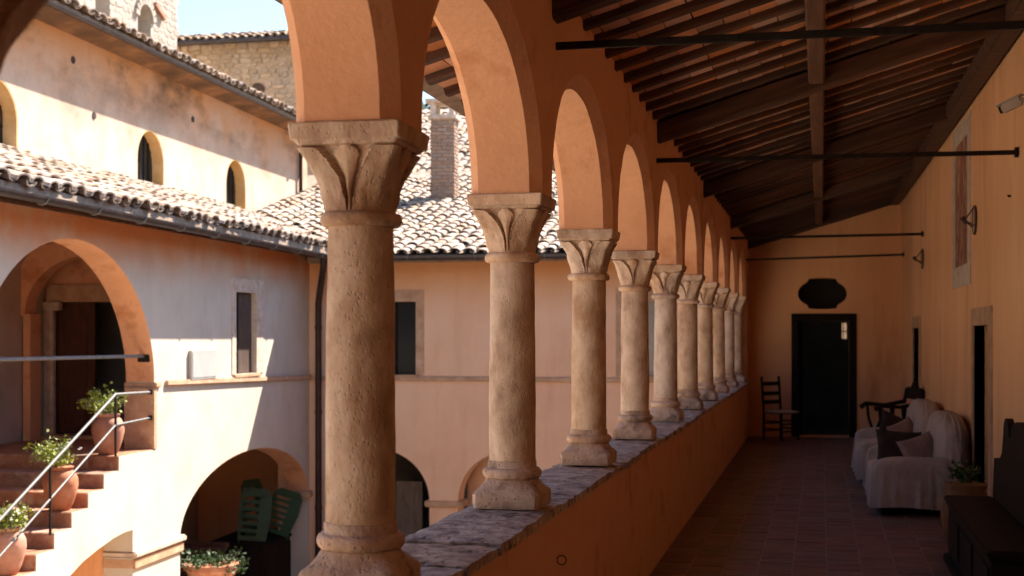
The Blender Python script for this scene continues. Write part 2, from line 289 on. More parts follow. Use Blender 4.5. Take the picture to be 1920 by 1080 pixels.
# roof tiles
def tile_mesh(name, w0, w1, ln, up, m, seg=6, th=.024):
    mb = MB(); sg = 1 if up else -1
    rings = []
    for y, wd, dz in ((0, w0, 0), (ln, w1, -.012)):
        for off in (0, th):
            ring = []
            for j in range(seg + 1):
                t = math.pi * j / seg; rr = wd / 2 - off
                ring.append((-math.cos(t) * rr, y, sg * math.sin(t) * rr * .56 + dz))
            rings.append(ring)
    n = seg + 1; v = [p for r in rings for p in r]; f = []
    for j in range(seg):
        f.append((j, j + 1, 2 * n + j + 1, 2 * n + j)); f.append((n + j, 3 * n + j, 3 * n + j + 1, n + j + 1)); f.append((j, n + j, n + j + 1, j + 1))
    f.append((0, 2 * n, 3 * n, n)); f.append((seg, n + seg, 3 * n + seg, 2 * n + seg))
    mb.add(v, f)
    return mb.mesh(name, m)
COPPO = [tile_mesh('roof_tile', .21 + .006 * k, .165, .44, True, 'tile') for k in (-1, 0, 1)]
PAN = [tile_mesh('pan_tile', .17, .20, .44, False, 'tile_low', seg=4)]
def tile_roof(parent, o, across, up, ncol, nrow, keep=lambda p: True, pitch=.235, expo=.33, limit=300, rowfrom=0, k_=1.0):
    """o: lower corner at the eave, across: unit along the eave, up: unit vector up the slope"""
    o = Vector(o); A = Vector(across).normalized(); U = Vector(up).normalized(); N = A.cross(U).normalized()
    if N.z < 0: N = -N
    cov, pan = [], []; pitch *= k_; expo *= 1 + (k_ - 1) * .5
    for c in range(ncol):
        for r in range(rowfrom, nrow):
            for kind in (0, 1):
                p = o + A * ((c + (.5 if kind else 0)) * pitch + jit(.014) + .03 * noise.noise(Vector((c * .3, r * .4, 2)))) + U * (r * expo + jit(.035)) + N * ((.055 if kind == 0 else .07) + jit(.01) + .02 * noise.noise(Vector((c * .21, r * .3, 5))))
                if not keep(p): continue
                ro = Matrix.Rotation(random.gauss(0, .05), 3, N) @ Matrix.Rotation(-.03 + jit(.02), 3, A)
                B = Matrix((A, U, N)).transposed(); Bm = (ro @ B).to_4x4()
                if Bm.determinant() < 0: Bm = (ro @ Matrix((-A, U, N)).transposed()).to_4x4()
                Bm = Bm @ Matrix.Diagonal((k_, 1 + (k_ - 1) * .5, k_, 1)); Bm.translation = p
                (pan if kind else cov).append((Bm, random.randrange(3) if kind == 0 else 0))
    pieces(parent, 'roof_tile', cov, COPPO, 'tile', limit, 'roof_tiles')
    pieces(parent, 'pan_tile', pan, PAN, 'tile_low', 0, 'pan_tiles')

# stones
def stone_mesh(name, m, n=9):
    mb = MB(); a0 = random.random(); pts = []
    for k in range(n):
        t = 2 * math.pi * (k + a0 + jit(.25)) / n; c, s_ = math.cos(t), math.sin(t)
        q = (abs(c) ** 5 + abs(s_) ** 5) ** (-1 / 5) * (1 + jit(.06)); pts.append((c * q * .5, s_ * q * .5))
    v = [(x, y, 0) for x, y in pts] + [(x * .97, y * .97, .7) for x, y in pts] + [(x * .78, y * .78, 1 + jit(.12)) for x, y in pts]
    f = []
    for r in (0, 1):
        for k in range(n): a = r * n + k; b = r * n + (k + 1) % n; f.append((a, b, b + n, a + n))
    f.append(tuple(2 * n + k for k in range(n)))
    return mb.add(v, f).mesh(name, m)
def rubble(parent, fn, a0, a1, b0, b1, rowh, wd, var, material, skip=lambda a, b: False, limit=300, proud=.035, name='stone'):
    """courses of stones on a plane; fn(a,b)->(point), axes from fn"""
    P0 = Vector(fn(0, 0)); A = Vector(fn(1, 0)) - P0; B = Vector(fn(0, 1)) - P0; N = A.cross(B).normalized()
    if (wmat(parent) @ N - wmat(parent) @ Vector((0, 0, 0))).dot(Vector((0, 0, EYE)) - wmat(parent) @ P0) < 0: N = -N
    items = []; b = b0
    while b < b1:
        h = rowh * random.uniform(.7, 1.35); a = a0 + jit(.1)
        while a < a1:
            wdt = wd * random.uniform(.55, 1.6)
            if not skip(a + wdt / 2, b + h / 2):
                R3 = Matrix((A, B, N)).transposed(); R3 = Matrix.Rotation(jit(.22), 3, N) @ R3
                mx = R3.to_4x4() @ Matrix.Diagonal((wdt * .93, h * .9, proud * random.uniform(.5, 1.5), 1)); mx.translation = Vector(fn(a + wdt / 2, b + h / 2 + jit(.02)))
                items.append((mx, random.randrange(len(var))))
            a += wdt
        b += h
    pieces(parent, name, items, var, material, limit, name + 's')
RUB = [stone_mesh('stone', 'rubble') for _ in range(7)]
TOW = [stone_mesh('stone', 'rubble_pale') for _ in range(7)]

# foliage
def foliage(n, rad, hgt, size, droop=.3, seed=1, spread=1.0, lean=(0, 0)):
    rnd = random.Random(seed); mb = MB(); stems = MB()
    nst = max(10, n // 14)
    for s_ in range(nst):
        t = rnd.uniform(0, 2 * math.pi); q = rad * math.sqrt(rnd.random()) * spread
        tip = Vector((math.cos(t) * q + lean[0] * rnd.random(), math.sin(t) * q + lean[1] * rnd.random(), hgt * rnd.uniform(.3, 1.0) - droop * q * rnd.random()))
        base = Vector((math.cos(t) * q * .25, math.sin(t) * q * .25, 0)); mid = base.lerp(tip, .55) + Vector((0, 0, hgt * .15))
        stems.tube([base, mid, tip], [.004, .003, .0015], 4, cap=False)
        for k in range(14):
            u = rnd.uniform(.25, 1.03); p = (base * (1 - u) ** 2 + mid * 2 * u * (1 - u) + tip * u * u) + Vector((rnd.gauss(0, 1), rnd.gauss(0, 1), rnd.gauss(0, 1))) * size * .7
            d = Vector((rnd.gauss(0, 1), rnd.gauss(0, 1), rnd.gauss(.4, .8))).normalized(); sd = d.cross(Vector((rnd.gauss(0, 1), rnd.gauss(0, 1), rnd.gauss(0, 1)))).normalized(); up = sd.cross(d)
            L_ = size * rnd.uniform(.6, 1.3); W_ = L_ * .36
            mb.add([p, p + d * L_ * .5 + sd * W_ + up * L_ * .08, p + d * L_, p + d * L_ * .5 - sd * W_ + up * L_ * .08], [(0, 1, 2), (0, 2, 3)])
    return mb, stems

# superellipse cushion / drape
def pillow(w_, h_, t_, n=18):
    mb = MB(); v = []; f = []
    for i in range(n + 1):
        for j in range(n + 1):
            a = -1 + 2 * i / n; b = -1 + 2 * j / n
            pin = 1 - .10 * (1 - abs(a) ** 2) * abs(b) ** 3 - 0; pin2 = 1 - .10 * (1 - abs(b) ** 2) * abs(a) ** 3
            th = ((1 - a ** 4) * (1 - b ** 4)) ** .55 * t_ / 2 * (1 + .12 * noise.noise(Vector((a * 2, b * 2, w_ * 9))))
            v.append((a * w_ / 2 * pin2, b * h_ / 2 * pin, th))
    m_ = len(v); v += [(x, y, -z) for x, y, z in v]
    for i in range(n):
        for j in range(n):
            a = i * (n + 1) + j; q = (a, a + n + 1, a + n + 2, a + 1); f.append(q); f.append(tuple(m_ + k for k in reversed(q)))
    return mb.add(v, f)
def drape(cx, cy, hx, hy, z0, z1, dome=.1, rnd=.07, folds=0.018, nf=9, seg=144, seed=0, power=5, flare=.02):
    """cloth over a rounded block: folds grow towards the hem"""
    mb = MB(); rings = []
    lv = [0, .12, .3, .5, .7, .85, 1.0]; hz = z1 - dome - z0
    for u in lv: rings.append((z0 + hz * u, 1 + 0 * u, 1 - u))
    for k in range(1, 8):
        t = math.pi / 2 * k / 8; rings.append((z1 - dome + dome * math.sin(t), math.cos(t) ** .55, 0))
    o = []
    for z, sc_, fo in rings:
        for j in range(seg):
            t = 2 * math.pi * j / seg; c, s_ = math.cos(t), math.sin(t)
            q = (abs(c) ** power + abs(s_) ** power) ** (-1 / power)
            ph = noise.noise(Vector((c * 2.2 + seed, s_ * 2.2, seed * 1.7))) * 7 + z * 2.0 * noise.noise(Vector((c * 3, s_ * 3, seed)))
            am = .5 + 1.0 * abs(noise.noise(Vector((c * 1.7, s_ * 1.7 + seed, 4)))) * 2; fd = (folds * am * (1 - 2 * abs(math.sin((nf * t + ph) / 2)) ** .7 + .5 * math.sin(nf * 2.3 * t + 2 * ph)) + flare) * fo ** .8
            wr = .012 * noise.noise(Vector((c * 5 + seed, s_ * 5, z * 6)))
            o.append((cx + (hx * sc_ + fd + wr) * c * q, cy + (hy * sc_ + fd + wr) * s_ * q, z + (.012 * math.sin(3 * t + seed) * fo if fo == 1 else wr * .5)))
    f = []
    for k in range(len(rings) - 1):
        for j in range(seg):
            a = k * seg + j; b = k * seg + (j + 1) % seg; f.append((a, b, b + seg, a + seg))
    f.append(tuple((len(rings) - 1) * seg + j for j in range(seg)))
    return mb.add(o, f)

# ------------------------------------------------------------------ the setting: ground and hills
GZ = -3.3
g = MB(); g.add([(-900, -300, GZ), (900, -300, GZ), (900, 1500, GZ), (-900, 1500, GZ)], [(0, 1, 2, 3)])
tag(g.build('ground', 'paving'), kind='structure')
hb = MB(); nx, ny = 70, 24; hv = []
for j in range(ny + 1):
    for i in range(nx + 1):
        x = -420 + 840 * i / nx; y = 150 + 330 * j / ny; u = j / ny
        h = 62 * math.sin(math.pi * min(1, u * .9 + .02)) ** 1.1 * (.82 + .35 * noise.noise(Vector((x / 90, y / 110, 1)))) + 5 * noise.noise(Vector((x / 22, y / 22, 4)))
        hv.append((x, y, GZ - 1 + h))
hb.add(hv, [(j * (nx + 1) + i, j * (nx + 1) + i + 1, (j + 1) * (nx + 1) + i + 1, (j + 1) * (nx + 1) + i) for j in range(ny) for i in range(nx)])
tag(hb.build('hill', 'hill', smooth=True), kind='structure')
fw = MB(); rnd = random.Random(3)
for k in range(2600):
    i = rnd.randrange(20, 50); j = rnd.randrange(0, 15); p = Vector(hv[j * (nx + 1) + i]) + Vector((rnd.uniform(-7, 7), rnd.uniform(-7, 7), 0)); r = rnd.uniform(1.8, 4.2)
    for q in range(9):
        c = p + Vector((rnd.gauss(0, r * .5), rnd.gauss(0, r * .5), rnd.uniform(.3, 1.6) * r)); d = Vector((rnd.gauss(0, 1), rnd.gauss(0, 1), rnd.gauss(0, 1))).normalized(); e = d.orthogonal().normalized(); s_ = r * .55
        fw.add([c + d * s_, c + e * s_, c - d * s_, c - e * s_ * .8], [(0, 1, 2, 3)])
tag(fw.build('forest', 'leaf_dark'), label='distant green wooded hillside seen above the tiled roofs', cat='forest', kind='stuff')
del hv
# ------------------------------------------------------------------ the gallery
XI, XO = -1.19, -1.51            # inner and outer face of the arcade wall
PT = .935                        # parapet top
CH = 1.385                       # column height
SPR = PT + CH                    # arch springing
Y0, SP = 3.97, 2.10
YC = [Y0 + SP * (k - 1) for k in range(0, 11)]      # columns 0..10 (0 stands at the left edge of the view)
YE = 23.7                        # end wall
XC = -1.35
def XR(y): return 1.29 + .0117 * (YE - y)           # right wall runs a little out of square
def ZJ(x): return 3.27 + .30 * (x + 1.19)           # underside of the ceiling joists

# floor: structure with real tiles
fl = MB().box(XI - .0, 1.62, -3.0, YE + .05, -.30, -.004).build('floor', 'mortar'); tag(fl, kind='structure')
TW, TL = .245, .245
tv = [MB().box(-TW / 2 + .0035, TW / 2 - .0035, -TL / 2 + .002, TL / 2 - .002, -.02, 0).mesh('floor_tile', 'floor', bevel=.003)]
it = []
for i in range(11):
    x = -1.06 + i * TW; y = -1.0 + (i % 2) * TL * .5
    while y < YE - .1:
        if XI + .1 < x < XR(y) + .1:
            m_ = Matrix.Translation((x + jit(.002), y + jit(.002), jit(.0016))) @ Matrix.Rotation(jit(.008), 4, 'Z') @ Matrix.Rotation(jit(.004), 4, 'X'); it.append((m_, 0))
        y += TL
pieces(fl, 'floor_tile', it, tv, 'floor', 300, 'floor_tiles')

# arcade wall
arc = thing('arcade_wall', 'ochre plastered arcade wall with chamfered arches above the stone columns', 'arcade wall', (XI, 0, SPR))
def arch_pts(y0, y1, rise, n=30):
    c = (y0 + y1) / 2; h = (y1 - y0) / 2
    return [(c - h * math.cos(math.pi * k / n), rise * math.sin(math.pi * k / n) ** .94) for k in range(n + 1)]
mb = MB(); PH = .155; c1, c2 = .05, .04; TOPI = ZJ(XI) - SPR + .06; TOPO = ZJ(XO) - SPR + .06; TH = XI - XO
bays = list(zip(YC[:-1], YC[1:]))
prev = None
for (ya, yb) in bays:
    so = arch_pts(ya + PH, yb - PH, .64); inn = arch_pts(ya + PH - c1, yb - PH + c1, .64 + c1 + .02); out = arch_pts(ya + PH - c2, yb - PH + c2, .64 + c2)
    rows = []
    for k in range(len(so)):
        j1 = .007 * noise.noise(Vector((so[k][0] * 4.3, k * .37, 1))); j2 = .010 * noise.noise(Vector((so[k][0] * 5.1, k * .5, 7)))
        s1 = (so[k][0], so[k][1] + j1); i1 = (inn[k][0], inn[k][1] + j1 + abs(j2)); o1 = (out[k][0], out[k][1] + j1)
        rows.append([(0, i1[0], TOPI), (0, i1[0], i1[1]), (-c1, s1[0], s1[1]), (-(TH - c2), s1[0], s1[1]), (-TH, o1[0], o1[1]), (-TH, o1[0], TOPO)])
    v = [p for r in rows for p in r]; f = []
    for k in range(len(rows) - 1):
        for q in range(5): a = k * 6 + q; f.append((a, a + 1, a + 7, a + 6))
    mb.add(v, f)
for y in YC:      # pier blocks over the capitals
    lo, hi = -PH + c1, PH - c1; lo2, hi2 = -PH + c2, PH - c2
    if y == YC[0]: lo = lo2 = -2.6 - (y - YC[0]) - 1.9
    if y == YC[-1]: hi = hi2 = YE - y + .05
    mb.add([(0, y + lo, 0), (0, y + hi, 0), (0, y + hi, TOPI), (0, y + lo, TOPI)], [(0, 1, 2, 3)])
    mb.add([(-TH, y + lo2, 0), (-TH, y + hi2, 0), (-TH, y + hi2, TOPO), (-TH, y + lo2, TOPO)], [(3, 2, 1, 0)])
    mb.add([(0, y + lo, 0), (0, y + hi, 0), (-c1, y + PH, 0), (-(TH - c2), y + PH, 0), (-TH, y + hi2, 0), (-TH, y + lo2, 0), (-(TH - c2), y - PH, 0), (-c1, y - PH, 0)], [(0, 1, 2, 3, 4, 5, 6, 7)])
# solid piece beside the end wall; another added behind the camera to darken
mb.box(-TH + .002, -.002, YC[-1] + PH + .01, YE + .04, -SPR, .0)
mb.box(-TH + .002, -.002, -3.0, YC[0] - PH - .9, -SPR, .0)
mb.build('arcade_plaster', 'ochre', arc, smooth=True, angle=20)

# parapet with coping slabs
par = thing('parapet_wall', 'low ochre parapet under the columns, capped with flaking grey stone', 'parapet', (XI, 0, 0))
mb = MB(); ny_ = 60; v = []
for k in range(ny_ + 1):
    y = -1.5 + (YE + 1.5) * k / ny_; dx = .006 * noise.noise(Vector((y, 0, 3)))
    v += [(dx, y, -.35), (dx * .6, y, PT - .045), (-TH, y, PT - .045), (-TH, y, GZ)]
mb.add(v, [(k * 4 + q, k * 4 + q + 1, k * 4 + q + 5, k * 4 + q + 4) for k in range(ny_) for q in range(3)])
mb.build('parapet_plaster', 'ochre', par, smooth=True)
y = -.3
while y < YE - .05:
    L_ = random.uniform(.45, .95); L_ = min(L_, YE - y)
    mb = MB(); nx_, nl = 7, 12; v = []; dz = jit(.007); tilt = jit(.006); sh = jit(.012)
    for z_ in (0, 1):
        for i in range(nl + 1):
            for j in range(nx_ + 1):
                yy = y + .004 + (L_ - .008) * i / nl; xx = .028 + sh - (TH + .075) * j / nx_
                e = .014 * noise.noise(Vector((yy * 7, j, 5))) if j in (0, nx_) else .006 * noise.noise(Vector((yy * 5, j, 2)))
                ee = .012 * noise.noise(Vector((xx * 9, i, 8))) if i in (0, nl) else 0
                zt = PT - .052 if z_ == 0 else PT - .006 + dz + tilt * (i / nl - .5) + .007 * noise.noise(Vector((xx * 11, yy * 11, 3))) + .004 * noise.noise(Vector((xx * 30, yy * 30, 6))) - (.009 if j in (0, nx_) or i in (0, nl) else 0)
                v.append((xx + e, yy + ee, zt))
    n1 = (nl + 1) * (nx_ + 1); f = []
    for i in range(nl):
        for j in range(nx_):
            a = i * (nx_ + 1) + j; q = (a, a + 1, a + nx_ + 2, a + nx_ + 1); f.append(tuple(reversed(q))); f.append(tuple(n1 + k for k in q))
    bd = [j for j in range(nx_ + 1)] + [i * (nx_ + 1) + nx_ for i in range(1, nl + 1)] + [nl * (nx_ + 1) + j for j in reversed(range(nx_))] + [i * (nx_ + 1) for i in reversed(range(1, nl))]
    for k in range(len(bd)): a, b = bd[k], bd[(k + 1) % len(bd)]; f.append((a, b, b + n1, a + n1))
    mb.add(v, f); mb.build('coping_slab', 'coping', par, smooth=True, angle=50)
    y += L_

# columns
def sq_ring(h, r, wgt, n=48):
    o = []
    for j in range(n):
        t = 2 * math.pi * (j + .5) / n; c, s_ = math.cos(t), math.sin(t); q = h / max(abs(c), abs(s_)); q = min(q, h * 1.395)
        o.append((c * (q * wgt + r * (1 - wgt)), s_ * (q * wgt + r * (1 - wgt))))
    return o
def loft(rings, n):
    v = [p for r in rings for p in r]; f = []
    for k in range(len(rings) - 1):
        for j in range(n): a = k * n + j; b = k * n + (j + 1) % n; f.append((a, b, b + n, a + n))
    f.append(tuple(reversed(range(n)))); f.append(tuple((len(rings) - 1) * n + j for j in range(n)))
    return MB().add(v, f)
def rough(p, a, s=14): return Vector(p) + Vector((noise.noise(Vector(p) * s), noise.noise(Vector(p) * s + Vector((9, 0, 0))), .5 * noise.noise(Vector(p) * s + Vector((0, 9, 0))))) * a
def col_base():
    n = 56; rg = []
    for h, z in ((.145, 0), (.149, .012), (.149, .062), (.142, .074)): rg.append([(x, y, z) for x, y in sq_ring(h, .14, 1, n)])
    for k in range(1, 6): u = k / 5; rg.append([(x, y, .074 + .052 * u) for x, y in sq_ring(.142 - .026 * u, .142 - .026 * u, 1 - u, n)])
    for k in range(9): t = -math.pi / 2 + math.pi * k / 8; r = .112 + .020 * max(0, math.cos(t)); rg.append([(x, y, .150 + .024 * math.sin(t)) for x, y in sq_ring(1, r, 0, n)])
    for r, z in ((.110, .178), (.110, .200), (.106, .206)): rg.append([(x, y, z) for x, y in sq_ring(1, r, 0, n)])
    m = loft(rg, n); m.v = [rough(p, .004, 13) if p.z > .005 else p for p in m.v]; return m.mesh('column_base', 'base_stone', smooth=True, angle=38)
def col_shaft(k):
    pr = []; N_ = 40
    for i in range(N_ + 1):
        u = i / N_; pr.append((.1055 - .007 * u ** 1.6, .205 + (1.088 - .205) * u))
    m = MB().lathe(pr, 40); off = Vector((k * 3.7, 0, 0))
    m.v = [p + Vector((p.x, p.y, 0)).normalized() * (.0035 * noise.noise(Vector((p.x * 9, p.y * 9, p.z * 3)) + off) + .0016 * noise.noise(Vector((p.x * 40, p.y * 40, p.z * 14)) + off)) for p in m.v]
    return m.mesh('shaft', 'stone', smooth=True)
def col_capital(k):
    n = 224; rg = []; off = Vector((0, k * 5.1, 0)); ga = (2.1, 1.8, 2.4, 2.0, 2.6, 1.9)[k]; hs_ = (1, 1.12, .9, 1.2, 1.0, .82)[k]; er = (.0035, .006, .0045, .007, .005, .008)[k]
    for q in range(9): t = -math.pi / 2 + math.pi * q / 8; rg.append([(x, y, 1.109 + .021 * math.sin(t)) for x, y in sq_ring(1, .105 + .019 * max(0, math.cos(t)), 0, n)])
    NV = 44
    for i in range(NV + 1):
        v = i / NV; ring = []
        for j in range(n):
            t = 2 * math.pi * (j + .5) / n; c, s_ = math.cos(t), math.sin(t)
            base = .103 + .046 * v ** 1.7; wgt = min(1, v ** 1.1)
            q = min(base / max(abs(c), abs(s_)), base * 1.37); r = q * wgt + base * (1 - wgt)
            ang = (t + math.pi / 4) % (math.pi / 2) - math.pi / 4; u = math.tan(ang)          # -1..1 across a face
            g_ = .07 + .60 * v ** ga; au = abs(u)
            hw = .045 + hs_ * .24 * (v / .8) ** 2.4 if v < .8 else ((.045 + hs_ * .24) * math.sqrt(max(0, 1 - ((v - .8) / .15) ** 2)) if v < .95 else 0)
            d = -.020
            if au < hw: d = -.005 + .010 * (1 - au / hw) ** .6
            if au > g_ and v < .92: d = .006 + (.003 if au - g_ < .045 else 0)
            if v >= .95: d = -.006
            d *= min(1, v * 5 + .15)
            d += er * noise.noise(Vector((c * 3, s_ * 3, v * 4)) + off) - er * 1.5 * max(0, noise.noise(Vector((c * 6, s_ * 6, v * 5)) + off) - .35)
            ring.append((c * (r + d), s_ * (r + d), 1.13 + .200 * v))
        rg.append(ring)
    for h, z in ((.147, 1.332), (.152, 1.335), (.155, 1.368), (.155, 1.380), (.150, 1.3848)): rg.append([(x, y, z) for x, y in sq_ring(h, .14, 1, n)])
    m = loft(rg, n)
    m.v = [rough(Vector(p) + off, er * .8, 18) - off if p.z < 1.384 else p for p in m.v]
    m.v = [Vector((p.x * (1 + .09 * max(0, (p.z - 1.13) / .255)), p.y * (1 + .09 * max(0, (p.z - 1.13) / .255)), p.z)) for p in m.v]
    return m.mesh('capital', 'stone', smooth=True, angle=30)
BASE = col_base(); SH = [col_shaft(k) for k in range(4)]; CAP = [col_capital(k) for k in range(6)]
names = ['stone column cut off by the left edge of the picture, only its flaring capital showing', 'nearest full stone column, thick shaft with carved leaf capital in the foreground',
         'stone column second in the row, standing on the flaking coping', 'third stone column in the row, between the second and fourth', 'fourth stone column in the row from the front', 'fifth stone column in the row from the front',
         'sixth stone column, its shaft stained ochre, halfway down the arcade', 'seventh stone column in the row from the front', 'eighth stone column in the row, third from the far end', 'ninth stone column in the row, next to the last', 'last and smallest stone column beside the dark end wall']
for k, y in enumerate(YC):
    t = thing('stone_column', names[k], 'column', (XC, y, PT), 0, 'columns of the gallery arcade')
    for me, nm in ((BASE, 'column_base'), (SH[k % 4], 'shaft'), (CAP[k % 6], 'capital')):
        o = obj(nm, me, t, rz=(k * 3 % 4) * math.pi / 2 if nm != 'shaft' else k * 1.1 + 2)
    t.rotation_euler = (0, 0, jit(.03))

# gallery roof: joists, ceiling bricks, beams, purlin, wall plate, eaves gutter
XG = -2.02
roof = thing('gallery_roof', 'dark timber gallery roof with joists, purlin and terracotta ceiling bricks', 'timber roof', (0, 0, ZJ(0)))
Z0 = ZJ(0); ang = math.atan(.30); slope = Vector((math.cos(ang), 0, math.sin(ang))); nrm = Vector((-math.sin(ang), 0, math.cos(ang)))
def rp(x, y, h=0): return Vector((x, y, ZJ(x) - Z0)) + nrm * h
JS = .375; yj = [-1.2 + JS * k for k in range(67)]
LJ = (1.55 - XG) / math.cos(ang)
def log_mesh(name, m, L_, w_, h_, seed, n=14):
    mb = MB(); v = []
    for i in range(n + 1):
        x = -L_ / 2 + L_ * i / n; a, b = (noise.noise(Vector((x * 1.3, seed, 0))) * .008, noise.noise(Vector((x * 1.3, seed, 7))) * .006); s_ = 1 + .08 * noise.noise(Vector((x, seed, 3)))
        for cx, cz in ((-.5, -.38), (-.38, -.5), (.38, -.5), (.5, -.38), (.5, .5), (-.5, .5)): v.append((x, cx * w_ * s_ + a, cz * h_ * s_ + b))
    f = [(i * 6 + q, i * 6 + (q + 1) % 6, (i + 1) * 6 + (q + 1) % 6, (i + 1) * 6 + q) for i in range(n) for q in range(6)]
    f += [tuple(reversed(range(6))), tuple(n * 6 + q for q in range(6))]
    return mb.add(v, f).mesh(name, m)
JM = [log_mesh('joist', 'wood', LJ, .085, .07, k * 3.3) for k in range(5)]
for k, y in enumerate(yj):
    o = bpy.data.objects.new('joist', JM[k % 5]); COL.objects.link(o); o.parent = roof
    c = rp((1.55 + XG) / 2, y + jit(.015), .035 + jit(.005)); mx = Matrix.Rotation(-ang, 4, 'Y'); mx = Matrix.Rotation(jit(.008), 4, 'Z') @ mx; mx.translation = c; o.matrix_basis = mx
bw = .155; bv = [MB().box(-bw / 2 + .002, bw / 2 - .002, -JS / 2 + .002, JS / 2 - .002, -.012, .012).mesh('ceiling_brick', 'pianella')]
it = []
nb_ = int(LJ / bw)
for y in yj[:-1]:
    for i in range(nb_ + 1):
        p = rp(XG, y + JS / 2, .053 + jit(.003)) + slope * ((i + .5) * bw + jit(.003)); mx = Matrix.Rotation(-ang, 4, 'Y') @ Matrix.Rotation(jit(.02), 4, 'X') @ Matrix.Rotation(jit(.012), 4, 'Z'); mx.translation = p; it.append((mx, 0))
pieces(roof, 'ceiling_brick', it, bv, 'pianella', 300, 'ceiling_bricks')
p0, p1 = rp(XG - .12, 0, .075), rp(1.62, 0, .075); q0, q1 = rp(XG - .12, 0, .23), rp(1.62, 0, .23)
MB().add([(p.x, y, p.z) for y in (-3.1, YE + .3) for p in (p0, p1, q1, q0)], [(0, 1, 2, 3), (7, 6, 5, 4), (0, 4, 5, 1), (1, 5, 6, 2), (2, 6, 7, 3), (3, 7, 4, 0)]).build('roof_deck', 'tile_low', roof)
BEAM_Y = [6.25, 10.38, 14.55, 18.95, 23.5]
for k, y in enumerate(BEAM_Y):
    me = log_mesh('beam', 'wood', 2.86 / math.cos(ang), .15, .14, 40 + k); o = obj('beam', me, roof); mx = Matrix.Rotation(-ang, 4, 'Y'); mx.translation = rp(.16, y, -.06); o.matrix_basis = mx
pm = log_mesh('purlin', 'purlin', 26.4, .115, .12, 77, n=40); o = obj('purlin', pm, roof); mx = Matrix.Rotation(math.pi / 2, 4, 'Z'); mx.translation = (-.03, 10.9, ZJ(-.03) - Z0 - .035); o.matrix_basis = mx
mb = MB(); mb.bar((XR(-2.5) - .10, -2.5, ZJ(XR(-2.5)) - Z0 - .10), (XR(YE) - .10, YE, ZJ(XR(YE)) - Z0 - .10), .15, .15); mb.build('wall_plate', 'wood', roof, bevel=.012)
gp = [(XG - .16, y, ZJ(XG) - Z0 + .13) for y in (-3, 6, 14, YE + .2)]
MB().tube(gp, .068, 14).build('eaves_gutter', 'gutter', roof, smooth=True)
for y in range(0, 23, 3): MB().tube([(XG - .16, y + .4, ZJ(XG) - Z0 + .13), (XG - .16, y + .43, ZJ(XG) - Z0 + .13)], .073, 14).build('gutter_bracket', 'gutter', roof)

# tie rods
rod_lab = ['nearest black iron tie rod across the gallery at the top', 'second black iron tie rod, crossing in front of the fresco', 'third thin iron tie rod near the end wall', 'last iron tie rod, lowest of the four, against the end wall']
for (y0, z0, y1, z1), lb in zip([(6.28, 3.03, 6.28, 3.03), (10.25, 2.99, 10.9, 3.06), (18.85, 3.0, 19.3, 3.05), (22.85, 2.92, 22.9, 2.98)], rod_lab):
    t = thing('tie_rod', lb, 'tie rod', (XI, y0, z0), 0, 'iron tie rods across the gallery')
    MB().bar((-.1, 0, 0), (XR(y1) - XI + .02, y1 - y0, z1 - z0), .028, .034).build('rod', 'iron', t, bevel=.005)
    MB().box(XR(y1) - XI - .03, XR(y1) - XI - .004, y1 - y0 - .03, y1 - y0 + .03, z1 - z0 - .035, z1 - z0 + .035).build('anchor_plate', 'iron', t)

# right wall with two doors
rw = thing('gallery_wall', 'long ochre plastered inner wall of the gallery, on the right', 'wall', (0, 0, 0))
def rwp(y, z, t): return Vector((XR(y) + t, y, z))
ztop = 4.2
doors = [(12.52, 13.66, 1.79), (19.9, 20.95, 1.80)]
outer = [(-3, -.02), (YE + .02, -.02), (YE + .02, ztop), (-3, ztop)]
MB().plate([outer] + [[(a, .002), (b, .002), (b, h), (a, h)] for a, b, h in doors], rwp, 0, .3).build('wall_plaster', 'ochre_wall', rw)
for k, (a, b, h) in enumerate(doors):
    fr = MB().plate([[(a - .17, .0), (a, .0), (a, h), (b, h), (b, 0), (b + .14, 0), (b + .14, h + .16), (a - .17, h + .16)]], rwp, -.018, .10).build('door_frame', 'trim', rw, bevel=.006)
    d = MB().plate([[(a + .005, .01), (b - .005, .01), (b - .005, h - .005), (a + .005, h - .005)]], rwp, .14, .19).build('door', 'door_wood', rw)
    for zz in (.15, 1.0):
        MB().plate([[(a + .14, zz), (b - .14, zz), (b - .14, zz + .68), (a + .14, zz + .68)]], rwp, .125, .139).build('door_panel', 'door_wood', d, bevel=.006)
# added unseen wall across the gallery, keeping it dark behind the camera
tag(MB().box(XI - .3, 1.9, -3.3, -3.0, -.3, 4.4).build('added_wall_behind_camera', 'ochre_wall'), kind='structure')

# end wall with doorway and shaped oculus
ew = thing('end_wall', 'ochre end wall of the gallery with a dark doorway and oval opening', 'wall', (0, YE, 0))
oc = []
for k in range(64):
    t = 2 * math.pi * k / 64; c, s_ = math.cos(t), math.sin(t); x = .40 * c; z = .265 * s_
    if abs(x) < .225: z = math.copysign(.262 - .012 * (x / .225) ** 2, s_)
    else: z = math.copysign(.235 * math.sqrt(max(0, 1 - (x / .40) ** 2)) ** .9, s_)
    oc.append((.026 + x, 2.392 + z))
ewp = lambda a, b, t: (a, t, b)
MB().plate([[(XI - .3, -.3), (1.75, -.3), (1.75, 4.3), (XI - .3, 4.3)], [(-.37, .004), (.462, .004), (.462, 1.935), (-.37, 1.935)], oc], ewp, 0, .45).build('wall_plaster', 'ochre_wall', ew)
MB().plate([[(-.48, .0), (-.368, .0), (-.368, 1.935), (.46, 1.935), (.46, 0), (.58, 0), (.58, 2.056), (-.48, 2.056)]], ewp, -.03, .12).build('door_frame', 'dark_wood', ew, bevel=.006)
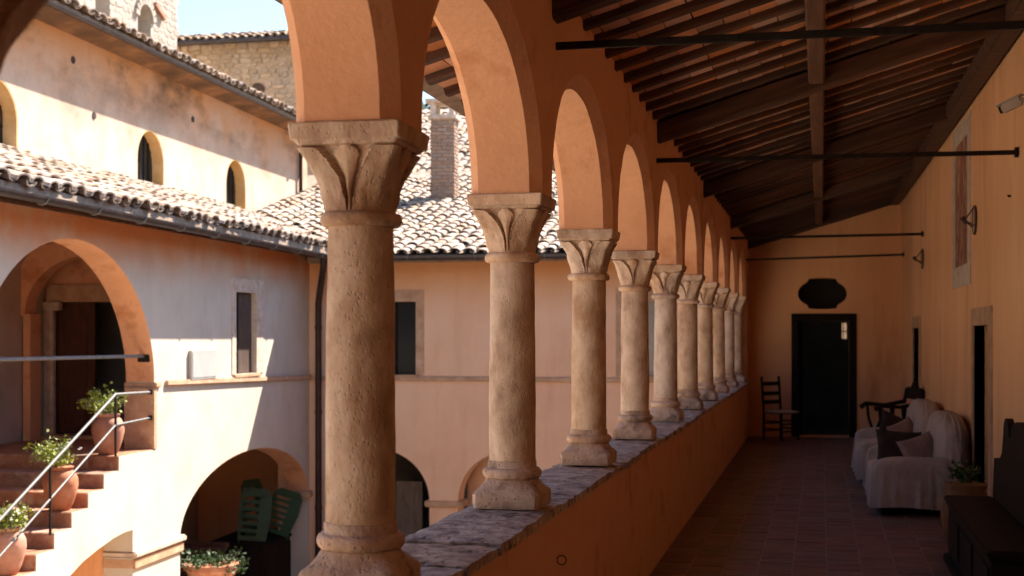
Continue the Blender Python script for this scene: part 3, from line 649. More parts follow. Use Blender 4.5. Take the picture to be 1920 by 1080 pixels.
MB().plate([[(.026 + (a - .026) * 1.1, 2.392 + (b - 2.392) * 1.1) for a, b in oc]], ewp, .46, .48).build('oculus_dark_sheet', 'glass', ew)  # dark sheet standing in for the unlit room behind the open oculus
lf = MB().box(-.365, -.315, .13, .95, .01, 1.92).build('door_leaf', 'dark_wood', ew)
MB().box(-.31, -.27, .82, .90, .95, 1.1).build('handle', 'iron', lf)
rm = thing('dark_room', 'unlit room seen through the end doorway, with a slit window', 'room', (0, YE + .45, 0))
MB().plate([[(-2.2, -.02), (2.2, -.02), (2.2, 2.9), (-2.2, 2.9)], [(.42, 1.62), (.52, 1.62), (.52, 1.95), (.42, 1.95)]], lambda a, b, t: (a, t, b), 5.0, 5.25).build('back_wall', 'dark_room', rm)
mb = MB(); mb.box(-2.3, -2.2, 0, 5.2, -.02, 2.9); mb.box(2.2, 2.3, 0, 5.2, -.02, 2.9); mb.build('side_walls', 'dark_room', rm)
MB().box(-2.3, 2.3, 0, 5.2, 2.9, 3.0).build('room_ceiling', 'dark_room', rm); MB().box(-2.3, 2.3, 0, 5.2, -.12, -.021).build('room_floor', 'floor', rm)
mb = MB(); mb.box(.44, .455, 5.1, 5.13, 1.52, 2.02); mb.box(.37, .53, 5.1, 5.13, 1.76, 1.78); mb.build('window_bars', 'dark_wood', rm)

# ------------------------------------------------------------------ gallery furniture
# sheet-covered sofas
def sofa(label, y0, y1, x0, x1, seed):
    t = thing('covered_sofa', label, 'sofa', (x0, y0, 0), 0, 'sheet covered sofas along the wall')
    W_, D_ = y1 - y0, x1 - x0; ar = .115
    drape(D_ * .47, ar, D_ * .47, ar, .075, .55, dome=.10, folds=.020, nf=19, seed=seed, power=4, flare=.03).build('arm_cover', 'sheet', t, smooth=True, angle=180)
    drape(D_ * .47, W_ - ar, D_ * .47, ar, .09, .55, dome=.10, folds=.020, nf=19, seed=seed + 3, power=4, flare=.03).build('arm_cover', 'sheet', t, smooth=True, angle=180)
    drape(D_ * .44, W_ / 2, D_ * .455, W_ / 2 - .17, .08, .43, dome=.05, folds=.016, nf=17, seed=seed + 5, power=6).build('seat_cover', 'sheet', t, smooth=True, angle=180)
    drape(D_ * .84, W_ / 2, D_ * .20, W_ / 2 - .06, .12, .94, dome=.34, folds=.02, nf=15, seed=seed + 8, power=3.2).build('back_cover', 'sheet', t, smooth=True, angle=180)
    for fx in (.08, D_ - .14):
        for fy in (.08, W_ - .14): MB().box(fx, fx + .06, fy, fy + .06, 0, .13).build('leg', 'dark_wood', t)
    MB().box(.06, D_ - .05, .05, W_ - .05, .06, .14).build('base_rail', 'dark_wood', t)
    return t
sofa('nearer sofa under a white sheet, beside the bench and plant pot', 13.45, 15.30, .48, 1.36, 1)
sofa('farther sofa under a white sheet, next to the carved folding chair', 15.95, 18.0, .42, 1.33, 21)
def cushion(label, loc, size, rot, m):
    o = pillow(*size).build('cushion', m, smooth=True, angle=180); o.location = loc; o.rotation_euler = [R(a) for a in rot]; tag(o, label, 'cushion', 'cushions on the sofas')
cushion('dark brown cushion lying on the nearer white sofa', (.76, 14.3, .57), (.46, .40, .15), (62, 4, 8), 'cushion_dark')
cushion('mauve pointed cushion on the nearer sofa, against its back', (.94, 13.9, .56), (.40, .36, .13), (66, -14, 32), 'cushion_mauve')
cushion('dark brown cushion leaning on the farther sofa', (.84, 16.7, .60), (.42, .38, .14), (64, 24, 20), 'cushion_dark')
cushion('mauve cushion on the farther sofa, nearest the dark one', (.93, 16.3, .56), (.38, .36, .13), (68, -18, 42), 'cushion_mauve')

# carved bench with crest
bn = thing('carved_bench', 'dark carved wooden chest bench with scalloped crest at the right edge', 'bench', (.905, 8.15, 0))
BL = 2.75
MB().box(.03, .345, .03, BL - .03, .06, .43).build('chest', 'dark_wood', bn, bevel=.01)
MB().box(0, .345, -.02, BL + .01, .455, .495).build('lid', 'dark_wood', bn, bevel=.012)
MB().box(.012, .35, -.005, BL - .005, .43, .455).build('moulding', 'dark_wood', bn, bevel=.008)
MB().box(-.005, .36, -.02, BL, 0, .06).build('plinth', 'dark_wood', bn, bevel=.01)
for k in range(3): MB().box(.018, .032, .12 + k * .88, .84 + k * .88, .12, .38).build('front_panel', 'dark_wood', bn, bevel=.006)
cr = []
for k in range(221):
    y = BL * k / 220; d = min(y, BL - y)
    if d < .10: z = .52 + .27 * math.sin(d / .10 * math.pi / 2)
    elif d < .52: z = .79 + .07 * ((d - .10) / .42) ** 3
    elif d < .60: z = .86 + .14 * ((d - .52) / .08)
    elif d < .90: z = 1.0 + .12 * math.sqrt(max(0, 1 - ((d - .75) / .15) ** 2))
    elif d < .98: z = 1.0
    else: z = 1.0 + .13 * math.sqrt(max(0, 1 - ((BL / 2 - d) / (BL / 2 - .98)) ** 2))
    cr.append((y, z))
MB().plate([[(0, .44), (BL, .44)] + list(reversed(cr))], lambda a, b, t: (t, a, b), .35, .395).build('backrest', 'dark_wood', bn, bevel=.004)

def potplant(name, label, loc, prof, fol, m='leaf', rz=0, cat='potted plant', group=None, flowers=0, seed=1, pm='pot'):
    t = thing(name, label, cat, loc, rz, group)
    MB().lathe(prof, 28, jit=.01).build('pot', pm, t, smooth=True, angle=50)
    top = prof[-1][1]; MB().lathe([(prof[-1][0] * .5, top - .03), (prof[-1][0] * .97, top - .02), (.01, top - .008)], 16).build('soil', 'soil', t)
    f, s_ = foliage(seed=seed, **fol); fo = f.build('foliage', m, t, loc=(0, 0, top - .02)); s_.build('stems', m, fo)
    if flowers:
        rn = random.Random(seed); mb = MB()
        for k in range(flowers):
            p = Vector((rn.gauss(0, fol['rad'] * .5), rn.gauss(0, fol['rad'] * .5), fol['hgt'] * rn.uniform(.5, 1.0)))
            for q in range(5):
                a = q * 1.256; d = Vector((math.cos(a), math.sin(a), .4)).normalized() * .022; e = Vector((-math.sin(a), math.cos(a), .1)) * .011
                mb.add([p, p + d * .6 + e, p + d, p + d * .6 - e], [(0, 1, 2, 3)])
        mb.build('flowers', 'petal', fo)
    return t
GPOT = [(.11, 0), (.15, .03), (.19, .14), (.205, .26), (.19, .36), (.155, .42), (.165, .44), (.17, .47), (.145, .475)]
potplant('potted_plant', 'round brown jar with a small dark plant behind the carved bench', (1.12, 11.45, 0), [(a * .95, b * 1.12) for a, b in GPOT], dict(n=170, rad=.13, hgt=.2, size=.04), 'leaf_dark', seed=5, pm='brown_jar')

# ladder-back chair beside the doorway
t = thing('ladder_back_chair', 'dark ladder back chair with rush seat left of the doorway', 'chair', (-.63, 22.95, 0), R(49))
for x in (-.2, .2):
    for y, h in ((.19, 1.02), (-.19, .44)):
        MB().tube([(x, y, 0), (x, y, .44), (x * 1.0, y + (.05 if h > .5 else 0), h)] if h > .5 else [(x, y, 0), (x, y, h)], .021, 10).build('leg', 'dark_wood', t, smooth=True)
for z in (.60, .74, .90): MB().box(-.19, .19, .20 + (z - .44) * .085, .22 + (z - .44) * .085, z - .03, z + .035).build('back_slat', 'dark_wood', t, bevel=.006)
for z in (.14, .26):
    for y in (-.19, .19): MB().tube([(-.2, y, z), (.2, y, z)], .012, 8).build('stretcher', 'dark_wood', t)
    for x in (-.2, .2): MB().tube([(x, -.19, z + .04), (x, .19, z + .04)], .012, 8).build('stretcher', 'dark_wood', t)
pillow(.46, .44, .07).build('seat', 'rush', t, loc=(0, 0, .445), smooth=True)

# carved folding chair
t = thing('folding_armchair', 'dark carved folding armchair with curved crossed legs in the corner', 'chair', (.93, 19.2, 0), R(-75))
for y in (-.24, -.08, .08, .24):
    for s_ in (-1, 1):
        pts = [(s_ * -.30, y, 0), (s_ * -.27, y, .1), (0, y, .36), (s_ * .26, y, .58), (s_ * .31, y, .74)]
        MB().tube(pts, [.022, .02, .024, .02, .02], 8).build('leg', 'dark_wood', t, smooth=True)
for s_ in (-1, 1): MB().tube([(s_ * .31, -.33, .72), (s_ * .32, -.26, .77), (s_ * .31, 0, .75), (s_ * .31, .28, .80)], [.035, .03, .024, .03], 10).build('arm', 'dark_wood', t, smooth=True)
MB().tube([(-.30, .26, .78), (-.29, .30, .98)], .025, 8).build('back_post', 'dark_wood', t, smooth=True)
MB().tube([(.30, .26, .78), (.29, .30, .98)], .025, 8).build('back_post', 'dark_wood', t, smooth=True)
cr = [(-.33, .84), (.33, .84), (.33, .97), (.24, 1.0), (.14, .98), (.07, 1.06), (0, 1.09), (-.07, 1.06), (-.14, .98), (-.24, 1.0), (-.33, .97)]
MB().plate([cr], lambda a, b, q: (a, q + (b - .84) * .1, b), .275, .31).build('crest_rail', 'dark_wood', t, bevel=.005)
pillow(.56, .50, .09).build('seat', 'rush', t, loc=(0, 0, .47), smooth=True)

# fresco, sconces, security camera, wall hook
fz = thing('wall_fresco', 'faded framed fresco panel high on the right gallery wall', 'fresco', (XR(14.7), 14.7, 3.0), math.atan(.0117))
lp = lambda a, b, q: (q, a, b)
MB().plate([[(-.80, -.81), (.83, -.81), (.83, .85), (-.80, .85)], [(-.55, -.60), (.57, -.60), (.57, .66), (-.55, .66)]], lp, -.010, .0).build('border', 'cream_stone', fz)
MB().plate([[(-.548, -.598), (.568, -.598), (.568, .658), (-.548, .658)]], lp, -.006, .0).build('picture', 'fresco', fz)
for nm_, y, z, lb in (('wall_sconce', 13.55, 2.77, 'pointed iron wall sconce just right of the fresco'), ('wall_sconce', 19.35, 2.72, 'small pointed wall sconce, the farther one near the end wall')):
    t = thing(nm_, lb, 'wall lamp', (XR(y), y, z), 0, 'pointed wall sconces')
    n = 20; rim = [(-.012, .13 * math.cos(2 * math.pi * k / n), .13 * math.sin(2 * math.pi * k / n)) for k in range(n + 1)]
    MB().tube(rim, .010, 8).build('rim', 'brown_shutter', t, smooth=True)
    MB().tube([(-.008, 0, 0), (-.016, 0, 0)], [.125, .12], 20).build('back_plate', 'trim', t)
    for a in (90, 210, 330): MB().tube([(-.012, .125 * math.cos(R(a)), .125 * math.sin(R(a))), (-.10, 0, 0)], .007, 6).build('rib', 'brown_shutter', t)
    MB().tube([(-.085, 0, -.03), (-.125, 0, .03)], [.012, .026], 10).build('candle_cup', 'brown_shutter', t, smooth=True)
t = thing('security_camera', 'beige bullet security camera on a bracket at the right edge', 'security camera', (1.44, 9.95, 3.24), 0)
ax = Vector((-.62, .30, -.26)).normalized(); e = Vector((-.10, .06, -.035)); b0 = Vector((-.16, .10, .04))
MB().bar(b0 - ax * .08, b0 + ax * .07, .06, .06).build('housing', 'cctv', t, bevel=.012)
MB().bar(b0 - ax * .08 + Vector((0, 0, .038)), b0 + ax * .11 + Vector((0, 0, .038)), .07, .01).build('sun_shield', 'cctv', t, bevel=.004)
MB().tube([b0 + ax * .07, b0 + ax * .085], .025, 14).build('lens', 'glass', t)
MB().tube([b0 - ax * .06, b0 - ax * .12, Vector((.0, 0.0, .05))], .016, 8).build('bracket', 'cctv', t, smooth=True)
MB().tube([Vector((-.012, 0, .05)), Vector((.006, 0, .05))], .045, 14).build('mount_plate', 'cctv', t)
o = MB().tube([(XR(11.3) - .022, 11.3, 2.785), (XR(11.3) - .02, 11.3, 2.772), (XR(11.3) + .01, 11.3, 2.775)], .008, 6).build('wall_hook', 'iron'); tag(o, 'tiny iron hook in the ochre wall below the security camera', 'hook')
rg_ = [(XI + .022 + .022 * math.cos(a / 12 * 6.283), 6.3, .66 + .022 * math.sin(a / 12 * 6.283)) for a in range(13)]
o = MB().tube(rg_, .0026, 6).build('iron_ring', 'iron'); tag(o, 'small iron ring fixed to the inner parapet face', 'ring')
# ------------------------------------------------------------------ the courtyard
TH3 = R(2.95); LWO = Vector((-7.78, 0, 0))
def LW(x, y, z): return Vector((LWO.x + x * math.cos(TH3) - y * math.sin(TH3), x * math.sin(TH3) + y * math.cos(TH3), z))
YF = 23.6                        # far wing wall
def zL(x): return 3.20 + .335 * (.60 - x)           # left roof surface, local x
def zF(y): return 3.06 + .26 * (y - (YF - .75))     # far roof surface
def ell(c, h, spr, rise, n=32, lo=None):
    """arched opening outline (a,b) with a flat bottom at lo"""
    p = [(c + h * math.cos(math.pi * k / n), spr + rise * math.sin(math.pi * k / n)) for k in range(n + 1)]
    return [(c + h, lo)] + p + [(c - h, lo)]

# added unseen wing: blocks sky behind the camera, overhang shades its wall
nw = thing('added_near_wing', 'added unseen wing holding back sky light on the near side of the courtyard', 'building', (-6, -5.2, 0))
MB().box(-5, 4.45, -4, 0, GZ, 7.0).build('front_wall', 'near_stone', nw)
MB().box(-5.4, 4.45, -4.3, 2.2, 7.01, 7.15).build('roof', 'tile_low', nw)

# left wing -------------------------------------------------------
lw = thing('left_wing', 'pale plastered courtyard wing with tiled lean-to roof and large arches', 'building', LWO, TH3)
YLE = LW(0, 0, 0).y + (YF + .46) / math.cos(TH3)      # local y of the corner
RUN, RIS, LZ, LY = .412, .183, .18, 15.93
stair = [(LY - RUN * k, LZ - RIS * k) for k in range(9)]
hole = [(17.0, LZ - .006)] + [(14.8 + 2.2 * math.cos(math.pi * k / 40), 1.05 + 1.78 * math.sin(math.pi * k / 40)) for k in range(41)]
hole += [(12.6, LZ - RIS * 9 - .006)]
for k in reversed(range(9)): hole += [(LY - RUN * k + .014, LZ - RIS * (k + 1) - .006), (LY - RUN * k + .014, LZ - RIS * k - .006)]
arA = ell(20.71, 2.87, -1.16, 1.04, lo=GZ + .01)
und = [(16.34, GZ + .01), (16.34, -.80), (16.1, -.80), (15.8, -.83), (15.4, -.90), (15.0, -.99), (14.65, -1.11), (14.3, -1.27), (13.95, -1.5), (13.6, -1.85), (13.3, -2.3), (13.2, GZ + .01)]
win = [(19.97, 1.09), (20.88, 1.09), (20.88, 2.37), (19.97, 2.37)]
lpl = lambda a, b, t: (t, a, b)
MB().plate([[(6, GZ - .2), (YLE - .43, GZ - .2), (YLE - .43, 3.3), (6, 3.3)], hole, arA, und, win], lpl, 0, -.40).build('front_wall', 'left_wing', lw)
def lining(name, c, h, spr, rise, t0=-.003, t1=-.398):
    n = 40; o = [(c + h * math.cos(math.pi * k / n), spr + rise * math.sin(math.pi * k / n)) for k in range(n + 1)]; i = [(c + (h - .008) * math.cos(math.pi * k / n), spr + (rise - .008) * math.sin(math.pi * k / n)) for k in range(n + 1)]
    return MB().plate([o + list(reversed(i))], lpl, t0, t1).build(name, 'ochre', lw, smooth=True, angle=30)
lining('arch_lining', 14.8, 2.199, 1.075, 1.754); lining('ground_arch_lining', 20.71, 2.869, -1.16, 1.039)
MB().box(-2.49, .0 - .42, 24.55, 24.85, GZ, 3.0).build('end_wall', 'ochre_wall', lw)
MB().box(-2.49, -.41, 6, 14.9, 3.0, 3.1).build('loggia_ceiling', 'ochre', lw)
MB().box(-2.49, -.41, 14.9, YLE, 2.99, 3.1).build('room_ceiling', 'ochre', lw)
MB().box(-2.49, -.41, LY, YLE, -.12, LZ - .04).build('upper_floor', 'step', lw)
MB().box(-2.49, -.42, 16.4, 16.75, GZ, -.13).build('cross_wall', 'ochre_wall', lw)
dw = [[(-2.49, -.1), (-.405, -.1), (-.405, 2.985), (-2.49, 2.985)], [(-2.40, LZ + .03), (-1.15, LZ + .03), (-1.15, 2.19), (-2.40, 2.19)]]
MB().plate(dw, lambda a, b, t: (a, t, b), 18.75, 19.05).build('door_wall', 'ochre', lw)
MB().box(-2.46, -1.0, 18.70, 18.751, 2.195, 2.45).build('door_lintel', 'trim', lw, bevel=.012)
jb = MB().box(-2.485, -2.33, 18.66, 18.749, LZ, 2.06).build('door_jamb', 'cream_stone', lw, bevel=.01)
MB().box(-2.488, -2.22, 18.62, 18.747, 2.06, 2.19).build('jamb_capital', 'cream_stone', jb, bevel=.015)
MB().box(-2.45, -1.0, 18.45, 18.749, LZ - .02, LZ + .05).build('door_sill', 'trim', lw, bevel=.012)
dl = MB().box(-2.39, -1.77, 18.86, 18.91, LZ + .05, 2.18).build('door_leaf', 'door_wood', lw)
for zz in (.35, 1.25): MB().box(-2.27, -1.89, 18.842, 18.859, zz, zz + .72).build('door_panel', 'door_wood', dl, bevel=.008)
MB().box(-2.49, -.41, 20.4, 20.5, LZ - .03, 2.98).build('room_partition', 'grey_room', lw)
MB().box(-1.60, -1.35, 20.28, 20.399, LZ - .03, 1.9).build('inner_cupboard', 'dark_wood', lw)
# vault rib in front of the door wall
mb = MB(); n = 24; v = []
for k in range(n + 1):
    t = math.pi * k / n; c, s_ = math.cos(t), math.sin(t)
    for r1, r2, yy in ((1.02, .86, 18.05), (1.02, .86, 18.35), (1.30, 1.30, 18.35), (1.30, 1.30, 18.05)): v.append((-1.43 + r1 * c, yy, 1.98 + r2 * s_))
mb.add(v, [(k * 4 + q, k * 4 + (q + 1) % 4, k * 4 + 4 + (q + 1) % 4, k * 4 + 4 + q) for k in range(n) for q in range(4)]).build('vault_rib', 'ochre', lw, smooth=True, angle=30)
MB().box(-2.47, -2.36, 18.05, 18.35, LZ, 2.0).build('rib_pilaster', 'ochre', lw)
# impost blocks on the piers
MB().box(-.43, .035, 16.99, 17.17, 1.0, 1.07).build('impost', 'trim', lw, bevel=.012)
pj = MB().box(-.415, .012, 16.96, 17.06, LZ, 1.0).build('jamb_block', 'trim', lw, bevel=.008)
im = MB(); im.box(-.42, .06, 16.32, 17.95, -1.17, -1.085); im.build('pier_impost', 'cream_stone', lw, bevel=.02)
MB().box(-.42, .03, 16.335, 17.92, -1.32, -1.171).build('pier_capital', 'trim', lw, bevel=.02)
MB().box(-.46, .07, 23.46, YLE - .40, -1.22, -1.10).build('corner_impost', 'trim', lw, bevel=.02)
# string course, window surround, shutters
MB().bar((.022, 17.33, 1.05), (.022, YLE - .46, .94), .05, .075).build('string_course', 'trim', lw, bevel=.012)
wf = MB().plate([[(19.80, 1.09), (21.20, 1.09), (21.20, 2.58), (19.80, 2.58)], [(19.972, 1.092), (20.878, 1.092), (20.878, 2.368), (19.972, 2.368)]], lpl, .012, -.05).build('window_frame', 'cream_stone', lw, bevel=.006)
MB().box(-.42, .05, 19.85, 21.0, 1.035, 1.089).build('window_sill', 'trim', lw, bevel=.01)
MB().box(-.11, -.075, 20.24, 20.86, 1.10, 2.36).build('shutter', 'brown_shutter', lw)
MB().box(-.16, -.13, 19.98, 20.22, 1.10, 2.36).build('shutter', 'dark_wood', lw)
MB().box(-.10, -.06, 20.215, 20.25, 1.10, 2.36).build('mullion', 'dark_wood', lw)
# roof
rL = MB(); ztp = zL(-2.49)
rL.add([(x, y, zL(x) - d) for d in (0.0, .12) for (x, y) in ((.50, 6), (.50, YLE - .5), (-2.49, YLE + 2.0), (-2.49, 6))], [(0, 1, 2, 3), (7, 6, 5, 4), (0, 4, 5, 1), (1, 5, 6, 2), (2, 6, 7, 3), (3, 7, 4, 0)])
rl = rL.build('roof', 'tile_low', lw)
sl = Vector((-1, 0, .335)).normalized()
def keepL(p):
    wv = LW(p.x, p.y, p.z); return p.x > -2.46 and zL(p.x) >= zF(wv.y) - .02
MB().box(.46, .498, 6, YLE - .6, 3.02, 3.112).build('eaves_board', 'wood', lw)
tile_roof(rl, (.545, 9.0, zL(.545)), (0, 1, 0), sl, 52, 9, keepL, k_=1.38)
gu = MB(); n = 12; v = []; ys = [6 + (YLE - 7.25) * k / 20 for k in range(21)]
for y in ys:
    for k in range(n + 1): t = math.pi + math.pi * k / n; v.append((.585 + .075 * math.cos(t), y, 3.155 - .006 * (y - 6) * .6 + .075 * math.sin(t)))
gu.add(v, [(i * (n + 1) + k, i * (n + 1) + k + 1, (i + 1) * (n + 1) + k + 1, (i + 1) * (n + 1) + k) for i in range(20) for k in range(n)]).build('gutter', 'gutter', lw, smooth=True)
for k in range(13): y = 8.2 + 1.18 * k; MB().tube([(.585 + .082 * math.cos(math.pi + math.pi * q / 10), y, 3.155 - .0036 * (y - 6) + .082 * math.sin(math.pi + math.pi * q / 10)) for q in range(11)], .009, 6).build('gutter_bracket', 'grey_iron', lw)

# far wing --------------------------------------------------------
fwg = thing('far_wing', 'peach plastered far courtyard wing with tiled roof and ground floor arches', 'building', (-5.2, YF, 0))
ox = 5.2; fpl = lambda a, b, t: (a + ox, t, b)
a1 = ell(-7.72, .97, -1.24, .91, lo=GZ + .01); a2 = ell(-5.40, .83, -1.24, .87, lo=GZ + .01)
w1 = [(-7.86, .99), (-6.997, .99), (-6.997, 2.295), (-7.86, 2.295)]; w2 = [(-3.28, .99), (-2.70, .99), (-2.70, 2.28), (-3.28, 2.28)]
a3 = ell(-3.1, .83, -1.24, .87, lo=GZ + .01)
MB().plate([[(-9.6, GZ - .2), (XO - .001, GZ - .2), (XO - .001, 3.1), (-9.6, 3.1)], a1, a2, a3, w1, w2], fpl, 0, .40).build('front_wall', 'far_wing', fwg)
MB().box(-9.6 + ox, XO + ox, 3.2, 3.4, GZ, 3.8).build('inner_wall', 'ochre_wall', fwg)
MB().box(-9.6 + ox, XO + ox, .41, 3.19, -.16, .04).build('upper_floor', 'step', fwg)
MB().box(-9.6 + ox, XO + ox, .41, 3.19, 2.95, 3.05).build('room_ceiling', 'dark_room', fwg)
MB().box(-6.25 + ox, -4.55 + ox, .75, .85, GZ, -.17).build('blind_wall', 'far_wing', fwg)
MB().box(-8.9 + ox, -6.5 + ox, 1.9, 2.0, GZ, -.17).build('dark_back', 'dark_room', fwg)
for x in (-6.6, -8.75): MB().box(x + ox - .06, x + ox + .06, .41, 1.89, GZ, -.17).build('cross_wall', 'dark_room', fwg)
for x0, x1 in ((-6.83, -6.14), (-4.66, -3.84)): MB().box(x0 + ox, x1 + ox, -.05, .43, -1.34, -1.225).build('impost', 'trim', fwg, bevel=.02)
MB().box(-9.0 + ox, XO + ox - .01, -.045, .0, .885, .965).build('string_course', 'trim', fwg, bevel=.012)
for (lo, hi), pane in (((-7.86, -6.997), 'glass'), ((-3.28, -2.70), 'glass_reflect')):
    f_ = MB().plate([[(lo - .15, .99), (hi + .15, .99), (hi + .15, 2.50), (lo - .15, 2.50)], [(lo + .002, .992), (hi - .002, .992), (hi - .002, 2.278 if hi > -3 else 2.293), (lo + .002, 2.278 if hi > -3 else 2.293)]], fpl, -.012, .06).build('window_frame', 'trim', fwg, bevel=.006)
    MB().box(lo + ox + .003, hi + ox - .003, .22, .24, .99, 2.29).build('pane', pane, f_)
    MB().box((lo + hi) / 2 + ox - .02, (lo + hi) / 2 + ox + .02, .19, .219, .99, 2.29).build('mullion', 'dark_wood', f_)
    MB().box(lo + ox - .05, hi + ox + .05, -.05, .2, .966, .992).build('window_sill', 'trim', f_)
rF = MB(); yb, ye = -.73, 9.6
rF.add([(x + ox, y, zF(y + YF) - d) for d in (0, .12) for (x, y) in ((-8.75, yb), (XO - .5, yb), (6.5, ye), (-14, ye))], [(0, 1, 2, 3), (7, 6, 5, 4), (0, 4, 5, 1), (1, 5, 6, 2), (2, 6, 7, 3), (3, 7, 4, 0)])
rf = rF.build('roof', 'tile_low', fwg)
def keepF(p):
    X = p.x - ox; Y = p.y + YF
    dx = X - LWO.x; lx = dx * math.cos(TH3) + Y * math.sin(TH3)
    return lx > -2.45 and zF(Y) > zL(lx) - .0 and X < XO - .45 + .9 * max(0, p.y - .5) and (p.y > .3 or X < XO - .55)
tile_roof(rf, (-11.5 + ox, yb - .02, zF(YF + yb - .02)), (1, 0, 0), Vector((0, 1, .26)).normalized(), 52, 29, keepF)
gu = MB(); v = []; n = 12
for x in (-8.45, -6, -4, XO - .52):
    for k in range(n + 1): t = math.pi + math.pi * k / n; v.append((x + ox, yb - .085 + .07 * math.cos(t), zF(YF + yb) - .015 + .075 * math.sin(t)))
gu.add(v, [(i * (n + 1) + k, i * (n + 1) + k + 1, (i + 1) * (n + 1) + k + 1, (i + 1) * (n + 1) + k) for i in range(3) for k in range(n)]).build('gutter', 'gutter', fwg, smooth=True)
for k in range(6): x = -8.1 + 1.2 * k; MB().tube([(x + ox, yb - .085 + .078 * math.cos(math.pi + math.pi * q / 10), zF(YF + yb) - .015 + .082 * math.sin(math.pi + math.pi * q / 10)) for q in range(11)], .008, 6).build('gutter_bracket', 'grey_iron', fwg)
# downpipe in the corner
dp = thing('corner_downpipe', 'dark downpipe running down the corner between the two wings', 'downpipe', (-8.72, YF - .28, GZ))
MB().tube([(.30, -.55, 3.02 - GZ), (.30, -.55, 2.92 - GZ), (.25, -.45, 2.8 - GZ), (.05, -.08, 2.42 - GZ), (0, 0, 2.25 - GZ), (0, 0, 0)], .058, 12).build('pipe', 'pipe', dp, smooth=True)
for z in (.2, 1.9, 3.6, 5.1): MB().tube([(0, 0, z), (0, 0, z + .06)], .068, 12).build('pipe_collar', 'pipe', dp)
o = MB().box(-7.66, -7.16, YF + .95, YF + 1.0, GZ, -1.0).build('leaning_panel', 'grey_wood'); o.rotation_euler = (0, 0, 0); tag(o, 'grey panel standing inside the dark left arch of the far wing', 'panel')

# church behind the left wing -------------------------------------
chh = thing('church', 'tall stained plaster church wall with small arched windows above the lean-to roof', 'church', LW(-2.5, 0, 0), TH3)
CE = 31.2; ws = [(17.4, 'leftmost'), (22.45, ''), (26.55, '')]
cpl = lambda a, b, t: (t, a, b)
def cwin(c, g_=0): return ell(c, .56 + g_, 4.72, .56 + g_, 20, lo=4.14 - g_)
MB().plate([[(4, GZ - .2), (CE, GZ - .2), (CE, 6.45), (4, 6.45)]] + [cwin(c) for c, _ in ws], cpl, 0, -.7).build('nave_wall', 'church', chh)
MB().box(-9, -.01, CE - .35, CE - .005, GZ, 6.4).build('end_wall', 'church', chh)
for c, _ in ws:
    wo = MB().plate([cwin(c, -.002), [(a, b) for a, b in ell(c, .535, 4.72, .535, 20, lo=4.165)]], cpl, -.003, -.22).build('window', 'yellow_reveal', chh)
    MB().plate([ell(c, .55, 4.72, .55, 20, lo=4.15)], cpl, -.225, -.245).build('pane', 'glass', wo)
    mb = MB()
    for k in range(-2, 3): h = math.sqrt(max(.01, .54 ** 2 - (k * .19) ** 2)); mb.box(-.22, -.205, c + k * .19 - .008, c + k * .19 + .008, 4.16, 4.72 + h)
    for z in (4.4, 4.68, 4.96): mb.box(-.219, -.207, c - .53, c + .53, z - .008, z + .008)
    mb.build('window_bars', 'iron', wo)
zC = lambda x: 6.52 + .30 * (.48 - x)
rC = MB(); rC.add([(x, y, zC(x) - d) for d in (0, .1) for (x, y) in ((.44, 4), (.44, CE + .1), (-5.5, CE + .1), (-5.5, 4))], [(0, 1, 2, 3), (7, 6, 5, 4), (0, 4, 5, 1), (1, 5, 6, 2), (2, 6, 7, 3), (3, 7, 4, 0)])
rc = rC.build('roof', 'tile_low', chh)
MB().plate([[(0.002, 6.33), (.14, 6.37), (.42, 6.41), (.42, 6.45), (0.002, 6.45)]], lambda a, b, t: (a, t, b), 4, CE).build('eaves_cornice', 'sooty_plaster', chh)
tile_roof(rc, (.52, 13, zC(.52)), (0, 1, 0), Vector((-1, 0, .30)).normalized(), 55, 6, k_=1.4)
gu = MB(); v = []
for y in (6, 15, 23, CE + .1):
    for k in range(13): t = math.pi + math.pi * k / 12; v.append((.485 + .05 * math.cos(t), y, 6.445 + .055 * math.sin(t)))
gu.add(v, [(i * 13 + k, i * 13 + k + 1, (i + 1) * 13 + k + 1, (i + 1) * 13 + k) for i in range(3) for k in range(12)]).build('gutter', 'gutter', chh, smooth=True)
MB().tube([(.5, 30.5, 6.4), (.45, 30.5, 6.25), (.07, 30.5, 5.9), (.07, 30.5, 4.75)], .045, 10).build('downpipe', 'pipe', chh, smooth=True)
for y, z in ((19.6, 5.95), (24.3, 5.75), (20.3, 5.2)): MB().tube([(-.02, y, z), (.015, y, z)], .06, 8).build('hole_shade_disc', 'soil', chh)  # dark discs set on the wall, painting the shade inside holes

# chimney and buildings behind ------------------------------------
cm = thing('chimney', 'weathered brick chimney with a capped top on the far wing roof', 'chimney', (-7.9, 28.8, zF(28.8)), R(4))
MB().box(-.23, .23, -.23, .23, -.4, 1.75).build('core', 'mortar_pale', cm)
bk = [MB().box(-.5, .5, -.5, .5, 0, 1).mesh('brick', 'brick', bevel=.04)]
it = []; z = -.2; r_ = 0
while z < 1.68:
    for side in range(4):
        a = -.235 + (.12 if r_ % 2 else 0) * -1
        while a < .235:
            a0, a1_ = max(a, -.245), min(a + .24, .245)
            if a1_ - a0 > .04:
                mx = Matrix.Rotation(side * math.pi / 2, 4, 'Z') @ Matrix.Translation(((a0 + a1_) / 2, -.235 + jit(.006), z)) @ Matrix.Diagonal((a1_ - a0 - .012, .05, .062, 1)); it.append((mx, 0))
            a += .24
    z += .078; r_ += 1
pieces(cm, 'brick', it, bk, 'brick', 300)
MB().box(-.31, .31, -.31, .31, 1.70, 1.79).build('collar', 'cream_stone', cm, bevel=.015)
for x in (-.2, .2):
    for y in (-.2, .2): MB().box(x - .06, x + .06, y - .06, y + .06, 1.79, 2.05).build('cap_pier', 'cream_stone', cm)
